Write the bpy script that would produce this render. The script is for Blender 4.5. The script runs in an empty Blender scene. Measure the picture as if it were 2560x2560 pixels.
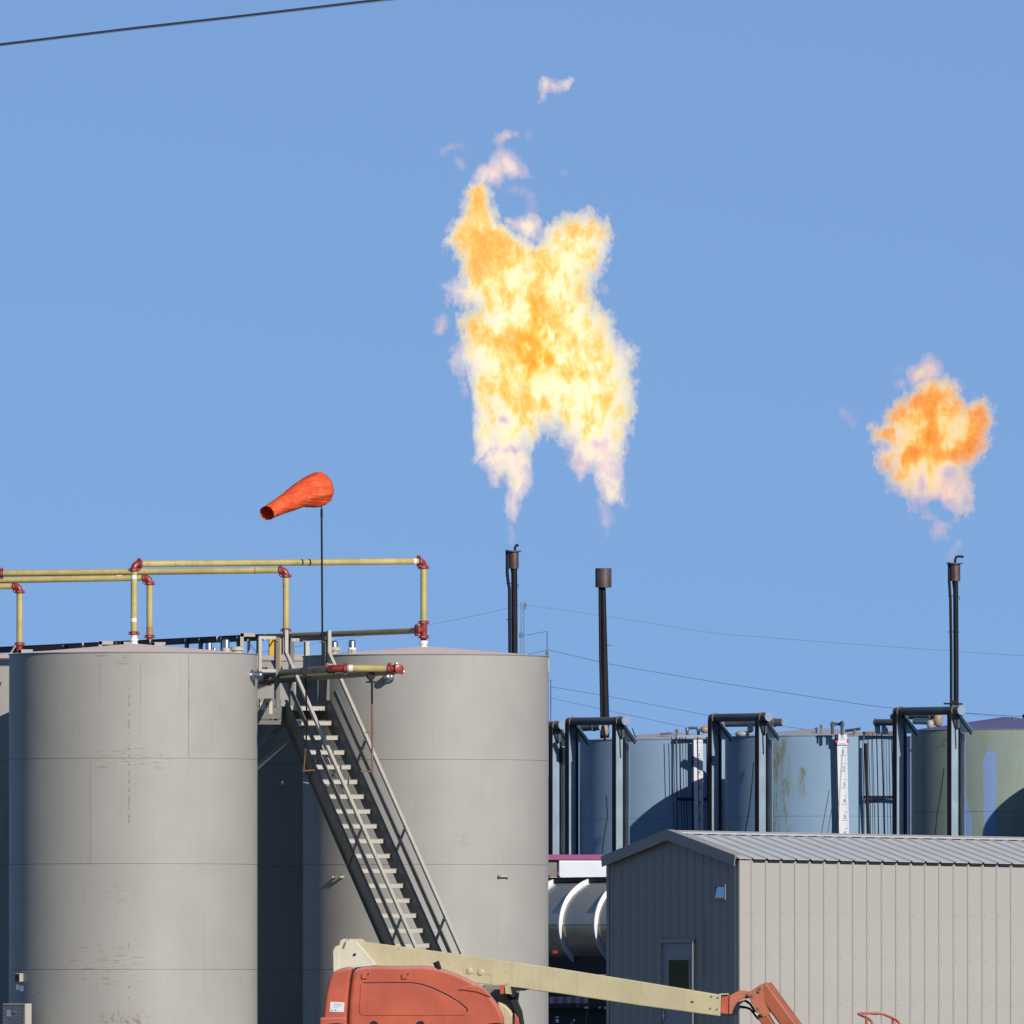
import bpy, math, random
from mathutils import Vector, Matrix
R = math.radians
random.seed(7)
scene = bpy.context.scene
col = scene.collection

# ------------------------------------------------------------------ camera, sky, sun, exposure
FPX = 45800.0            # focal length in pixels of a 2560 px frame (long telephoto)
HOR = 2500.0             # image row of the horizon
CAMZ = 1.1
PITCH = math.atan((HOR - 1280.0) / FPX)
cam_data = bpy.data.cameras.new('camera')
cam = bpy.data.objects.new('camera', cam_data)
col.objects.link(cam)
cam.location = (0, 0, CAMZ)
cam.rotation_euler = (R(90) + PITCH, 0, 0)
cam_data.sensor_width = 36
cam_data.lens = FPX / 2560.0 * 36.0
cam_data.clip_start = 1.0
cam_data.clip_end = 20000
scene.camera = cam

SUN_AZ, SUN_EL = 30.5, 25.5          # degrees to the right of the line back to the camera, and above the horizon
sun_vec = Vector((math.sin(R(SUN_AZ)) * math.cos(R(SUN_EL)), -math.cos(R(SUN_AZ)) * math.cos(R(SUN_EL)), math.sin(R(SUN_EL))))
world = bpy.data.worlds.new('World')
scene.world = world
world.use_nodes = True
wn, wl = world.node_tree.nodes, world.node_tree.links
wn.clear()
w_out = wn.new('ShaderNodeOutputWorld'); w_bg = wn.new('ShaderNodeBackground')
w_sky = wn.new('ShaderNodeTexSky'); w_tc = wn.new('ShaderNodeTexCoord')
w_add = wn.new('ShaderNodeVectorMath'); w_add.operation = 'ADD'; w_add.inputs[1].default_value = (0, 0, 0.30)
w_nrm = wn.new('ShaderNodeVectorMath'); w_nrm.operation = 'NORMALIZE'
w_mul = wn.new('ShaderNodeMix'); w_mul.data_type = 'RGBA'; w_mul.blend_type = 'MULTIPLY'; w_mul.inputs[0].default_value = 1.0
w_mul.inputs[7].default_value = (1.12, 1.25, 1.42, 1)
w_sky.sky_type = 'NISHITA'; w_sky.sun_disc = False
w_sky.sun_elevation = R(SUN_EL); w_sky.sun_rotation = R(180 - SUN_AZ)
w_sky.altitude = 600; w_sky.air_density = 1.0; w_sky.dust_density = 0.05; w_sky.ozone_density = 1.5
wl.new(w_tc.outputs['Generated'], w_add.inputs[0]); wl.new(w_add.outputs[0], w_nrm.inputs[0])
wl.new(w_nrm.outputs[0], w_sky.inputs['Vector']); wl.new(w_sky.outputs[0], w_mul.inputs[6])
wl.new(w_mul.outputs[2], w_bg.inputs[0]); wl.new(w_bg.outputs[0], w_out.inputs[0])
w_bg.inputs[1].default_value = 0.10
sun_data = bpy.data.lights.new('sun', 'SUN'); sun_data.energy = 5.0; sun_data.angle = R(0.5); sun_data.color = (1.0, 0.94, 0.86)
sun = bpy.data.objects.new('sun', sun_data); col.objects.link(sun)
sun.rotation_euler = sun_vec.to_track_quat('Z', 'Y').to_euler()
sun.location = sun_vec * 500
scene.view_settings.view_transform = 'Standard'; scene.view_settings.look = 'None'
scene.view_settings.exposure = 0.0; scene.view_settings.gamma = 1.0; scene.view_settings.use_curve_mapping = False
scene.render.engine = 'CYCLES'
scene.cycles.volume_step_rate = 1.0
scene.cycles.volume_max_steps = 512
scene.cycles.transparent_max_bounces = 40

# ------------------------------------------------------------------ helpers
_ca, _sa = math.cos(PITCH), math.sin(PITCH)
def at(x, y, Y):
    """point of the place at distance Y in front of the camera that lies on the line of sight through (x, y)"""
    u, v = (x - 1280.0) / FPX, (1280.0 - y) / FPX
    s = Y / (_ca - v * _sa)
    return Vector((u * s, Y, CAMZ + s * (_sa + v * _ca)))
def px(Y): return Y / FPX

class MB:
    def __init__(s): s.v = []; s.f = []
    def add(s, vs, fs):
        b = len(s.v); s.v.extend([Vector(p) for p in vs]); s.f.extend([tuple(b + i for i in f) for f in fs]); return s
    def box(s, c, size, ax=None):
        c = Vector(c); hx, hy, hz = size[0] / 2, size[1] / 2, size[2] / 2
        a, b, d = ax if ax else (Vector((1, 0, 0)), Vector((0, 1, 0)), Vector((0, 0, 1)))
        vs = [c + a * (i * hx) + b * (j * hy) + d * (k * hz) for i in (-1, 1) for j in (-1, 1) for k in (-1, 1)]
        return s.add(vs, [(0, 1, 3, 2), (4, 6, 7, 5), (0, 4, 5, 1), (2, 3, 7, 6), (0, 2, 6, 4), (1, 5, 7, 3)])
    def bar(s, p0, p1, w, h, side=None):
        """rectangular bar; w is measured along 'side', h across it"""
        p0, p1 = Vector(p0), Vector(p1); d = (p1 - p0).normalized()
        a = Vector(side) if side is not None else (Vector((0, 0, 1)).cross(d) if abs(d.z) < .99 else Vector((1, 0, 0)))
        a = (a - d * a.dot(d)).normalized(); b = d.cross(a)
        return s.box((p0 + p1) / 2, (w, h, (p1 - p0).length), (a, b, d))
    def tube(s, pts, r, n=12, caps=True):
        pts = [Vector(p) for p in pts]; m = len(pts)
        rs = r if isinstance(r, (list, tuple)) else [r] * m
        t0 = (pts[1] - pts[0]).normalized()
        a = t0.orthogonal().normalized(); rings = []
        for i, p in enumerate(pts):
            t = (pts[min(i + 1, m - 1)] - pts[max(i - 1, 0)]).normalized()
            a = (a - t * a.dot(t)).normalized(); b = t.cross(a)
            rings.append([p + (a * math.cos(2 * math.pi * k / n) + b * math.sin(2 * math.pi * k / n)) * rs[i] for k in range(n)])
        vs = [q for rg in rings for q in rg]; fs = []
        for i in range(m - 1):
            for k in range(n):
                k2 = (k + 1) % n
                fs.append((i * n + k, i * n + k2, (i + 1) * n + k2, (i + 1) * n + k))
        if caps: fs += [tuple(range(n - 1, -1, -1)), tuple((m - 1) * n + k for k in range(n))]
        return s.add(vs, fs)
    def lathe(s, o, axis, prof, n=24, arc=None):
        """prof: list of (radius, height along axis)"""
        o, d = Vector(o), Vector(axis).normalized()
        a = Vector((1, 0, 0)) if abs(d.z) > .99 else Vector((0, 0, 1)).cross(d).normalized()
        b = d.cross(a); vs = []; fs = []
        for (r, h) in prof:
            for k in range(n):
                t = 2 * math.pi * k / n
                vs.append(o + d * h + (a * math.cos(t) + b * math.sin(t)) * max(r, 1e-4))
        for i in range(len(prof) - 1):
            for k in range(n):
                k2 = (k + 1) % n
                fs.append((i * n + k, i * n + k2, (i + 1) * n + k2, (i + 1) * n + k))
        fs += [tuple(range(n - 1, -1, -1)), tuple((len(prof) - 1) * n + k for k in range(n))]
        return s.add(vs, fs)
    def prism(s, poly, depth, o, u, v, w):
        """polygon (list of 2D) in plane o,u,v, thickened by depth along w"""
        o, u, v, w = Vector(o), Vector(u), Vector(v), Vector(w); n = len(poly)
        vs = [o + u * p[0] + v * p[1] for p in poly] + [o + u * p[0] + v * p[1] + w * depth for p in poly]
        fs = [tuple(range(n)), tuple(range(2 * n - 1, n - 1, -1))] + [(i, n + i, n + (i + 1) % n, (i + 1) % n) for i in range(n)]
        return s.add(vs, fs)
    def mesh(s, name, m=None, org=None, smooth=40):
        org = Vector(org) if org is not None else Vector((0, 0, 0))
        me = bpy.data.meshes.new(name)
        me.from_pydata([tuple(p - org) for p in s.v], [], s.f); me.validate()
        import bmesh
        bm = bmesh.new(); bm.from_mesh(me); bmesh.ops.recalc_face_normals(bm, faces=bm.faces); bm.to_mesh(me); bm.free()
        if smooth:
            me.polygons.foreach_set('use_smooth', [True] * len(me.polygons)); me.set_sharp_from_angle(angle=R(smooth))
        if m: me.materials.append(m)
        return me
ORG = {}
def part(mb, name, m, parent, smooth=40, label=None, bevel=None, kind=None):
    org = ORG[parent.name]
    o = bpy.data.objects.new(name, mb.mesh(name, m, org, smooth)); col.objects.link(o); o.parent = parent
    ORG[o.name] = org
    if label: o['label'] = label
    if kind: o['kind'] = kind
    if bevel:
        b = o.modifiers.new('bevel', 'BEVEL'); b.width = bevel[0]; b.segments = bevel[1]; b.limit_method = 'ANGLE'; b.angle_limit = R(35)
    return o
def share(src, name, parent, offset=(0, 0, 0)):
    o = bpy.data.objects.new(name, src.data); col.objects.link(o); o.parent = parent; o.location = src.location + Vector(offset)
    ORG[o.name] = ORG[parent.name]; return o
def arc_patch(c, axis, r, w, a0=-50, a1=50):
    """curved sticker on the camera side of a pipe"""
    d = Vector(axis).normalized(); f = Vector((0, -1, 0)); f = (f - d * f.dot(d)).normalized(); g = d.cross(f); mb = MB(); vs = []; n = 8
    for k in range(n + 1):
        a = R(a0 + (a1 - a0) * k / n); q = f * math.cos(a) + g * math.sin(a)
        vs += [c + q * r, c + q * r + d * w]
    return mb.add(vs, [(2 * k, 2 * k + 1, 2 * k + 3, 2 * k + 2) for k in range(n)])
def props(o, label, cat, group=None):
    o['label'] = label; o['category'] = cat
    if group: o['group'] = group
    return o
def thing(name, label, cat, loc, group=None):
    o = bpy.data.objects.new(name, None); o.empty_display_size = .3; col.objects.link(o); o.location = loc
    ORG[o.name] = Vector(loc); return props(o, label, cat, group)
def single(mb, name, label, cat, m, loc=None, group=None, smooth=40):
    if loc is None:
        zs = min(p.z for p in mb.v); c = sum(mb.v, Vector()) / len(mb.v); loc = Vector((c.x, c.y, zs))
    o = bpy.data.objects.new(name, mb.mesh(name, m, loc, smooth)); col.objects.link(o); o.location = loc
    ORG[o.name] = Vector(loc); return props(o, label, cat, group)

# ------------------------------------------------------------------ materials
class NT:
    def __init__(s, name):
        s.m = bpy.data.materials.new(name); s.m.use_nodes = True
        s.t = s.m.node_tree; s.n = s.t.nodes; s.l = s.t.links; s.n.clear()
        s.out = s.n.new('ShaderNodeOutputMaterial'); s.tc = s.n.new('ShaderNodeTexCoord')
    def node(s, typ, **kw):
        n = s.n.new(typ)
        for k, v in kw.items():
            if k.startswith('i_'):
                key = k[2:]; key = int(key) if key.isdigit() else key
                if hasattr(v, 'is_linked') or isinstance(v, bpy.types.NodeSocket): s.l.new(v, n.inputs[key])
                else: n.inputs[key].default_value = v
            else: setattr(n, k, v)
        return n
    def math(s, op, a, b=0.0, c=None, clamp=False):
        n = s.n.new('ShaderNodeMath'); n.operation = op; n.use_clamp = clamp
        for i, q in enumerate((a, b, c)):
            if q is None: continue
            if isinstance(q, bpy.types.NodeSocket): s.l.new(q, n.inputs[i])
            else: n.inputs[i].default_value = q
        return n.outputs[0]
    def noise(s, vec, scale, detail=4, rough=.55, stretch=None):
        if stretch:
            mp = s.n.new('ShaderNodeMapping'); mp.inputs['Scale'].default_value = stretch; s.l.new(vec, mp.inputs[0]); vec = mp.outputs[0]
        n = s.n.new('ShaderNodeTexNoise'); n.inputs['Scale'].default_value = scale; n.inputs['Detail'].default_value = detail
        n.inputs['Roughness'].default_value = rough; s.l.new(vec, n.inputs['Vector']); return n.outputs[0]
    def step(s, x, a, b, lo=0.0, hi=1.0):
        n = s.n.new('ShaderNodeMapRange'); n.interpolation_type = 'SMOOTHSTEP'
        n.inputs[1].default_value = a; n.inputs[2].default_value = b; n.inputs[3].default_value = lo; n.inputs[4].default_value = hi
        s.l.new(x, n.inputs[0]); return n.outputs[0]
    def mix(s, fac, a, b, blend='MIX'):
        n = s.n.new('ShaderNodeMix'); n.data_type = 'RGBA'; n.blend_type = blend
        for i, q in ((0, fac), (6, a), (7, b)):
            if isinstance(q, bpy.types.NodeSocket): s.l.new(q, n.inputs[i])
            else: n.inputs[i].default_value = q if i == 0 else (*q[:3], 1)
        return n.outputs[2]
    def window(s, sep, x0, x1, z0, z1, soft=.03):
        a = s.step(sep.outputs[0], x0 - soft, x0 + soft); b = s.step(sep.outputs[0], x1 + soft, x1 - soft)
        if x0 is None: pass
        c = s.step(sep.outputs[2], z0 - soft, z0 + soft); d = s.step(sep.outputs[2], z1 + soft, z1 - soft)
        return s.math('MULTIPLY', s.math('MULTIPLY', a, b), s.math('MULTIPLY', c, d))
    def finish(s, color, rough=.5, metal=0.0, bump=None, bstr=.2, bdist=.01, spec=.5, extra=None):
        p = s.n.new('ShaderNodeBsdfPrincipled')
        for k, q in (('Base Color', color), ('Roughness', rough), ('Metallic', metal), ('Specular IOR Level', spec)):
            if isinstance(q, bpy.types.NodeSocket): s.l.new(q, p.inputs[k])
            else: p.inputs[k].default_value = (*q[:3], 1) if k == 'Base Color' else q
        if bump is not None:
            b = s.n.new('ShaderNodeBump'); b.inputs['Strength'].default_value = bstr; b.inputs['Distance'].default_value = bdist
            s.l.new(bump, b.inputs['Height']); s.l.new(b.outputs[0], p.inputs['Normal'])
        if extra:
            for k, q in extra.items(): p.inputs[k].default_value = q
        s.l.new(p.outputs[0], s.out.inputs[0]); return s.m

def paint(name, base, var=.10, rough=.5, metal=0.0, rust=0.0, rustcol=(.16, .07, .03), streak=0.0, scale=3.0, bstr=.15, spec=.5):
    base = tuple(q * .86 for q in base)
    t = NT(name); v = t.tc.outputs['Object']
    n1 = t.noise(v, scale, 5); n2 = t.noise(v, scale * 14, 4)
    dark = tuple(c * (1 - var) for c in base); light = tuple(min(1, c * (1 + var * .7)) for c in base)
    c = t.mix(t.step(n1, .3, .7), dark, light)
    c = t.mix(t.math('MULTIPLY', t.step(n2, .45, .8), .35 * min(1, var * 6)), c, tuple(q * .75 for q in base))
    if streak:
        n3 = t.noise(v, 2.2, 5, .6, (9, 9, .5))
        c = t.mix(t.math('MULTIPLY', t.step(n3, .50, .75), streak), c, tuple(q * .62 for q in base))
    if rust:
        n4 = t.noise(v, scale * 5, 6, .65)
        c = t.mix(t.math('MULTIPLY', t.step(n4, .66 - rust * .3, .74 - rust * .2), .85), c, rustcol)
    return t.finish(c, rough, metal, n2, bstr, .004, spec)

M = {}
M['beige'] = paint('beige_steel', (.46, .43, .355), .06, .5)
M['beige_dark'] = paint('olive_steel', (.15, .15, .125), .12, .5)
M['galv'] = paint('galvanised_steel', (.55, .57, .60), .06, .32, 1.0)
M['pipe_yellow'] = paint('yellow_pipe_coating', (.49, .40, .145), .17, .5, streak=.35, rust=.2, rustcol=(.25, .17, .06))
M['pipe_olive'] = paint('olive_and_shaded_pipe', (.22, .20, .10), .12, .45)
M['pipe_tan'] = paint('tape_wrap', (.36, .23, .07), .12, .55)
M['white_tag'] = paint('white_label', (.8, .8, .8), .04, .6)
M['red_fit'] = paint('red_coupling_paint', (.27, .028, .02), .15, .38)
M['bolt'] = paint('bright_bolts', (.6, .58, .60), .05, .3, .8)
M['black'] = paint('black_steel', (.011, .012, .015), .25, .62, spec=.25)
M['rusty'] = paint('rusty_steel', (.20, .11, .06), .3, .7)
M['safety'] = paint('safety_yellow', (.62, .34, .02), .08, .45)
M['sooty'] = paint('sooty_pipe', (.009, .009, .012), .3, .65, rust=.05, rustcol=(.04, .02, .015), spec=.25)
M['burner'] = paint('heat_stained_steel', (.09, .075, .08), .35, .5, .35, rust=.55, rustcol=(.17, .07, .04), scale=5)
M['lift_orange'] = paint('faded_orange_bodywork', (.45, .092, .046), .12, .5, streak=.12, scale=2.0)
def dusty(name, base, dust):
    t = NT(name); v = t.tc.outputs['Object']; g = t.node('ShaderNodeNewGeometry'); s = t.node('ShaderNodeSeparateXYZ'); t.l.new(g.outputs['Normal'], s.inputs[0])
    n1 = t.noise(v, 2.2, 6, .65); n2 = t.noise(v, 26, 4, .7); n3 = t.noise(v, 3, 5, .6, (8, 8, .6))
    c = t.mix(t.step(n1, .35, .7), tuple(q * .88 for q in base), tuple(min(1, q * 1.12) for q in base))
    c = t.mix(t.math('MULTIPLY', t.step(n3, .52, .75), .22), c, tuple(q * .7 for q in base))
    up = t.math('MULTIPLY', t.step(s.outputs[2], .05, .75), t.step(n1, .2, .6, .45, .95))
    c = t.mix(up, c, dust); c = t.mix(t.math('MULTIPLY', t.step(n2, .62, .72), .25), c, dust)
    return t.finish(c, .55, 0, n2, .1, .004, .35)
M['lift_orange'] = dusty('faded_orange_bodywork_dusty', (.40, .080, .040), (.36, .19, .17))
M['lift_arm'] = paint('orange_arm_paint', (.42, .12, .055), .15, .5, rust=.15, streak=.2)
M['lift_cream'] = paint('cream_boom_paint', (.46, .40, .235), .10, .5, rust=.16, rustcol=(.25, .14, .05), streak=.45, scale=2)
M['rubber'] = paint('black_rubber', (.013, .013, .015), .2, .65, spec=.25)
M['blue_frame'] = paint('blue_steel_frame', (.25, .34, .42), .12, .6, rust=.0, streak=.5)
M['post_dark'] = paint('rust_dark_steel', (.028, .026, .028), .35, .7, rust=.2, rustcol=(.045, .028, .022), scale=2, spec=.2)
M['blue_light'] = paint('pale_blue_plate', (.24, .33, .43), .12, .6, rust=.2, rustcol=(.13, .09, .05))
M['dark_pipe'] = paint('dark_header_pipe', (.06, .078, .098), .3, .55, rust=.3, rustcol=(.05, .04, .03))
M['dome'] = paint('weathered_dome', (.36, .35, .32), .2, .5, rust=.15)
M['tan_vessel'] = paint('tan_vessel', (.36, .26, .16), .2, .5, rust=.3)
M['purple'] = paint('magenta_stripe', (.24, .035, .15), .06, .45)
M['truck_white'] = paint('white_truck_panel', (.66, .68, .72), .04, .35)
M['chrome'] = paint('polished_alloy', (.46, .43, .36), .08, .30, .62, scale=1.2, bstr=.05)
M['alloy_ring'] = paint('alloy_ring', (.8, .8, .82), .04, .35, .3)
M['truck_red'] = paint('reflector_red', (.25, .015, .02), .05, .4)
M['cable_dark'] = paint('cable', (.016, .02, .035), .1, .6)
M['line_far'] = paint('far_conductor', (.12, .16, .22), .1, .6)
M['red_mark'] = paint('red_mark', (.6, .03, .03), .05, .5)
M['ink'] = paint('black_ink', (.02, .02, .02), .05, .6)
M['sky_glass'] = NT('window_glass').finish((.40, .52, .60), .03, .85)
M['door_glass'] = NT('door_glass').finish((.012, .030, .012), .10, 0, spec=1.0)  # green base colour stands in for grass reflected in the pane
M['siding_shade'] = paint('beige_siding_end', (.37, .345, .295), .03, .5, scale=1.5)
M['siding'] = paint('beige_siding', (.372, .352, .318), .03, .5, streak=.10, scale=1.5)
M['roofing'] = paint('grey_roofing', (.58, .575, .555), .04, .45, streak=.08, scale=1.5)
M['door_paint'] = paint('door_paint', (.33, .33, .33), .04, .45)

def tank_paint(name, base, marks=(), lines=(), var=.05, patches=None, roughness=.42):
    base = tuple(q * .86 for q in base)
    t = NT(name); v = t.tc.outputs['Object']
    sep = t.node('ShaderNodeSeparateXYZ'); t.l.new(v, sep.inputs[0])
    n1 = t.noise(v, .9, 5); n2 = t.noise(v, 2.4, 5, .6, (10, 10, .45)); n3 = t.noise(v, 30, 3)
    c = t.mix(t.step(n1, .3, .7), tuple(q * (1 - var) for q in base), tuple(q * (1 + var) for q in base))
    c = t.mix(t.math('MULTIPLY', t.step(n2, .52, .8), .30), c, tuple(q * .66 for q in base))
    c = t.mix(t.math('MULTIPLY', t.step(n3, .62, .75), .12), c, tuple(q * .6 for q in base))
    if patches: c = patches(t, sep, v, c)
    for (x0, x1, z0, z1, thr, kind) in marks:
        st = (2.4, 1, 40) if kind == 'h' else ((26, 1, 2.5) if kind == 'v' else (8, 1, 9))
        nz = t.noise(v, 1.6, 5, .6, st); thr -= .035
        mk = t.math('MULTIPLY', t.window(sep, x0, x1, z0, z1, .06 if kind == 'h' else .16), t.step(nz, thr, thr + .05))
        c = t.mix(t.math('MULTIPLY', mk, .62), c, (.17, .115, .06) if kind != 'v' else (.12, .09, .06))
    for (x, wd, z0, z1, sc, thr) in lines:      # dotted or unbroken vertical scratches
        dx = t.math('ABSOLUTE', t.math('SUBTRACT', sep.outputs[0], x))
        line = t.step(dx, wd, wd * .4)
        nz = t.noise(v, 1.0, 3, .6, (.1, .1, sc))
        front = t.math('LESS_THAN', sep.outputs[1], 0.0)
        thr -= .03
        mk = t.math('MULTIPLY', t.math('MULTIPLY', line, t.step(nz, thr, thr + .04)), t.window(sep, -9, 9, z0, z1, .05))
        c = t.mix(t.math('MULTIPLY', t.math('MULTIPLY', mk, front), .8), c, (.13, .08, .045))
    bmp = t.math('ADD', t.noise(v, .8, 2), t.math('MULTIPLY', n3, .04))
    return t.finish(c, roughness + .06, 0, bmp, .25, .02, .34)
def roof_paint(name, base, tint):
    t = NT(name); v = t.tc.outputs['Object']
    n = t.noise(v, 14, 6, .7); n2 = t.noise(v, 3, 4)
    c = t.mix(t.step(n, .4, .65), base, tint); c = t.mix(t.math('MULTIPLY', t.step(n2, .5, .8), .4), c, tuple(q * .7 for q in base))
    return t.finish(c, .8, 0, n, .3, .01, .2)
# ------------------------------------------------------------------ the ground
def build_ground():
    t = NT('grass_and_gravel'); v = t.tc.outputs['Object']
    n1 = t.noise(v, .06, 6, .6); n2 = t.noise(v, 2.5, 5, .65)
    grass = t.mix(t.step(n2, .3, .7), (.025, .04, .014), (.055, .07, .025))
    grav = t.mix(t.step(n2, .3, .7), (.07, .065, .055), (.12, .11, .09))
    c = t.mix(t.step(n1, .47, .55), grass, grav)
    m = t.finish(c, .95, 0, n2, .5, .05, .1)
    mb = MB(); s = 9000
    mb.add([(-s, -600, 0), (s, -600, 0), (s, 16000, 0), (-s, 16000, 0)], [(0, 1, 2, 3)])
    o = bpy.data.objects.new('ground', mb.mesh('ground', m, None, 0)); col.objects.link(o); o['kind'] = 'structure'
    t = NT('pad_gravel'); v = t.tc.outputs['Object']; n2 = t.noise(v, 6, 6, .7)
    m2 = t.finish(t.mix(t.step(n2, .3, .7), (.07, .065, .055), (.14, .125, .10)), .95, 0, n2, .5, .03, .1)
    mb = MB(); mb.add([(-14, 255, .004), (16, 255, .004), (22, 380, .004), (-20, 380, .004)], [(0, 1, 2, 3)])
    o = bpy.data.objects.new('gravel_pad', mb.mesh('gravel_pad', m2, None, 0)); col.objects.link(o); o['kind'] = 'structure'
build_ground()

# ------------------------------------------------------------------ tanks
TANK_R = 1.83
def tank(cx, Y, rim_y, label, group, m, roofm, seams, rpx=None, rise=.16, courses=4, rad=TANK_R, hatch=True):
    """vertical storage tank whose axis is seen in column cx and whose rim is seen in row rim_y"""
    top = at(cx, rim_y, Y); base = Vector((at(cx, 2100, Y).x, Y, 0)); H = top.z
    t = thing('storage_tank', label, 'storage tank', base, group)
    part(MB().lathe(base, (0, 0, 1), [(rad - .008, 0), (rad - .008, H - .01)], 96), 'shell_lining', m, t)
    ch = H / courses; g = .0045
    for k in range(courses):
        z0, z1 = k * ch + (g / 2 if k else 0), (k + 1) * ch - (g / 2 if k < courses - 1 else 0)
        a0s = seams[courses - 1 - k]          # seam angles in degrees, 0 = towards the camera, positive = right; top course first
        a0s = sorted(a0s)
        for i, a0 in enumerate(a0s):
            a1 = a0s[(i + 1) % len(a0s)] + (360 if i == len(a0s) - 1 else 0)
            da = math.degrees(g / rad) / 2
            A0, A1 = a0 + da, a1 - da
            n = max(6, int((A1 - A0) / 3)); mb = MB(); vs = []; fs = []
            for j in range(n + 1):
                a = R(A0 + (A1 - A0) * j / n); d = Vector((math.sin(a), -math.cos(a), 0))
                for (rr, zz) in ((rad - .0075, z0), (rad, z0 + .002), (rad, z1 - .002), (rad - .0075, z1)):
                    vs.append(base + d * rr + Vector((0, 0, zz)))
            for j in range(n):
                b = j * 4
                for q in range(3): fs.append((b + q, b + q + 1, b + 4 + q + 1, b + 4 + q))
            for b in (0, n * 4): fs.append((b, b + 1, b + 2, b + 3))
            mb.add(vs, fs); part(mb, 'shell_plate', m, t, 25)
    part(MB().lathe(base, (0, 0, 1), [(rad + .012, H - .002), (rad + .014, H + .006), (rad - .02, H + .012)], 96), 'rim', m, t)
    part(MB().lathe(base, (0, 0, 1), [(rad + .004, H + .008), (.09, H + rise), (0, H + rise)], 72), 'roof', roofm, t, 30)
    return t, base, H
def spread(a): return [a, a + 178]
p1 = lambda x: (x - 333) / 169.6
def zz1(y): return CAMZ + (HOR - y) / 169.6
T1marks = [(p1(235), p1(375), zz1(1668), zz1(1634), .60, 'h'), (p1(245), p1(430), zz1(1925), zz1(1872), .60, 'h'),
           (p1(215), p1(350), zz1(2262), zz1(2208), .62, 'h'), (p1(180), p1(365), zz1(2470), zz1(2365), .61, 'h'),
           (p1(255), p1(375), zz1(2600), zz1(2535), .55, 'b'), (p1(70), p1(180), zz1(2560), zz1(2440), .66, 'b')]
T1lines = [(p1(329), .010, zz1(2070), zz1(1725), 16, .54), (p1(321), .007, zz1(2070), zz1(1740), 14, .62),
           (p1(329), .008, zz1(2560), zz1(2340), 14, .60), (p1(256), .0032, zz1(1762), zz1(1658), 1, .30), (p1(357), .0032, zz1(1772), zz1(1662), 1, .30),
           (p1(477), .006, zz1(1800), zz1(1700), 10, .50)]
mT1 = tank_paint('tank_paint_scuffed', (.365, .348, .312), T1marks, T1lines)
mT2 = tank_paint('tank_paint_clean', (.368, .352, .320), [(.48, .58, 3.40, 3.54, .52, 'b')], [])
mT3 = tank_paint('tank_paint_rear', (.36, .342, .305))
mRoof = roof_paint('sandy_roof', (.62, .47, .40), (.66, .56, .50))
G1 = 'beige storage tanks of the near battery'
T1, T1b, T1H = tank(333, 270.0, 1637, 'scuffed beige tank at the left with rust specks down its middle', G1, mT1, mRoof,
                    [[27.5, 205], [-18.7, 160], [82, 260], [-88, 100]])
T2, T2b, T2H = tank(1064, 273.0, 1642, 'clean beige tank in the middle, standing just behind the steel stair', G1, mT2, mRoof,
                    [[-75, 105], [100, 280], [76, 250], [76, 250]], rise=.15)
T3, T3b, T3H = tank(716, 277.6, 1658, 'beige tank seen in the gap between the two front tanks', G1, mT3, mRoof,
                    [[-60, 120], [40, 220], [-50, 130], [30, 210]], rise=.14)
T4, T4b, T4H = tank(375, 281.8, 1660, 'beige tank hidden behind the scuffed tank, its domed vents showing over the roof', G1, mT3, mRoof,
                    [[-60, 120], [40, 220], [-50, 130], [30, 210]], rise=.14)
T5, T5b, T5H = tank(45, 286.0, 1652, 'beige tank at the far left edge, half in shadow behind the scuffed tank', G1, mT3, mRoof,
                    [[-60, 120], [40, 220], [-50, 130], [30, 210]], rise=.12)

def vent(t, x, Y, ytop, ybot, w, m='galv', name='vent_cap', dome=True):
    p0 = at(x, ybot, Y); p1_ = at(x, ytop, Y); r = w / 2 * px(Y); h = p1_.z - p0.z
    prof = [(r, -.06), (r, h - r * .7)] + [(r * math.cos(R(a)), h - r * .7 + r * .7 * math.sin(R(a))) for a in (20, 40, 60, 80)] if dome else [(r, -.06), (r, h - .004), (r * .9, h)]
    part(MB().lathe(p0, (0, 0, 1), prof, 20), name, M[m], t, 50)
# vents and hatches on the roofs
vent(T4, 522, 281.2, 1601, 1640, 17.5); vent(T4, 536, 281.3, 1618, 1640, 8)
vent(T1, 565, 269.5, 1596, 1621, 18.5); vent(T1, 565, 269.5, 1620, 1632, 21, 'beige', 'vent_base', False)
def hatch(t, x, Y, y, w):
    c = at(x, y, Y); r = w / 2 * px(Y)
    part(MB().lathe(c, (0, 0, 1), [(r * .72, -.12), (r * .72, -.035), (r, -.033), (r, -.010), (r * .97, -.008), (r * .97, .012), (r * .8, .022)], 28), 'roof_hatch', M['beige'], t, 35)
    part(MB().lathe(c - Vector((0, 0, .008)), (0, 0, 1), [(r * .96, -.006), (r * .96, .004)], 28), 'hatch_gasket', M['black'], t, 35)
hatch(T1, 593, 269.9, 1620, 36)
vent(T2, 836, 272.4, 1602, 1619, 18.5); hatch(T2, 837, 272.4, 1621, 30)
vent(T2, 880, 272.0, 1599, 1620, 18); vent(T2, 880, 272.0, 1619, 1624, 20, 'white_tag', 'vent_collar', False); vent(T2, 880, 272.0, 1623, 1640, 20, 'beige', 'vent_base', False)
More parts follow.
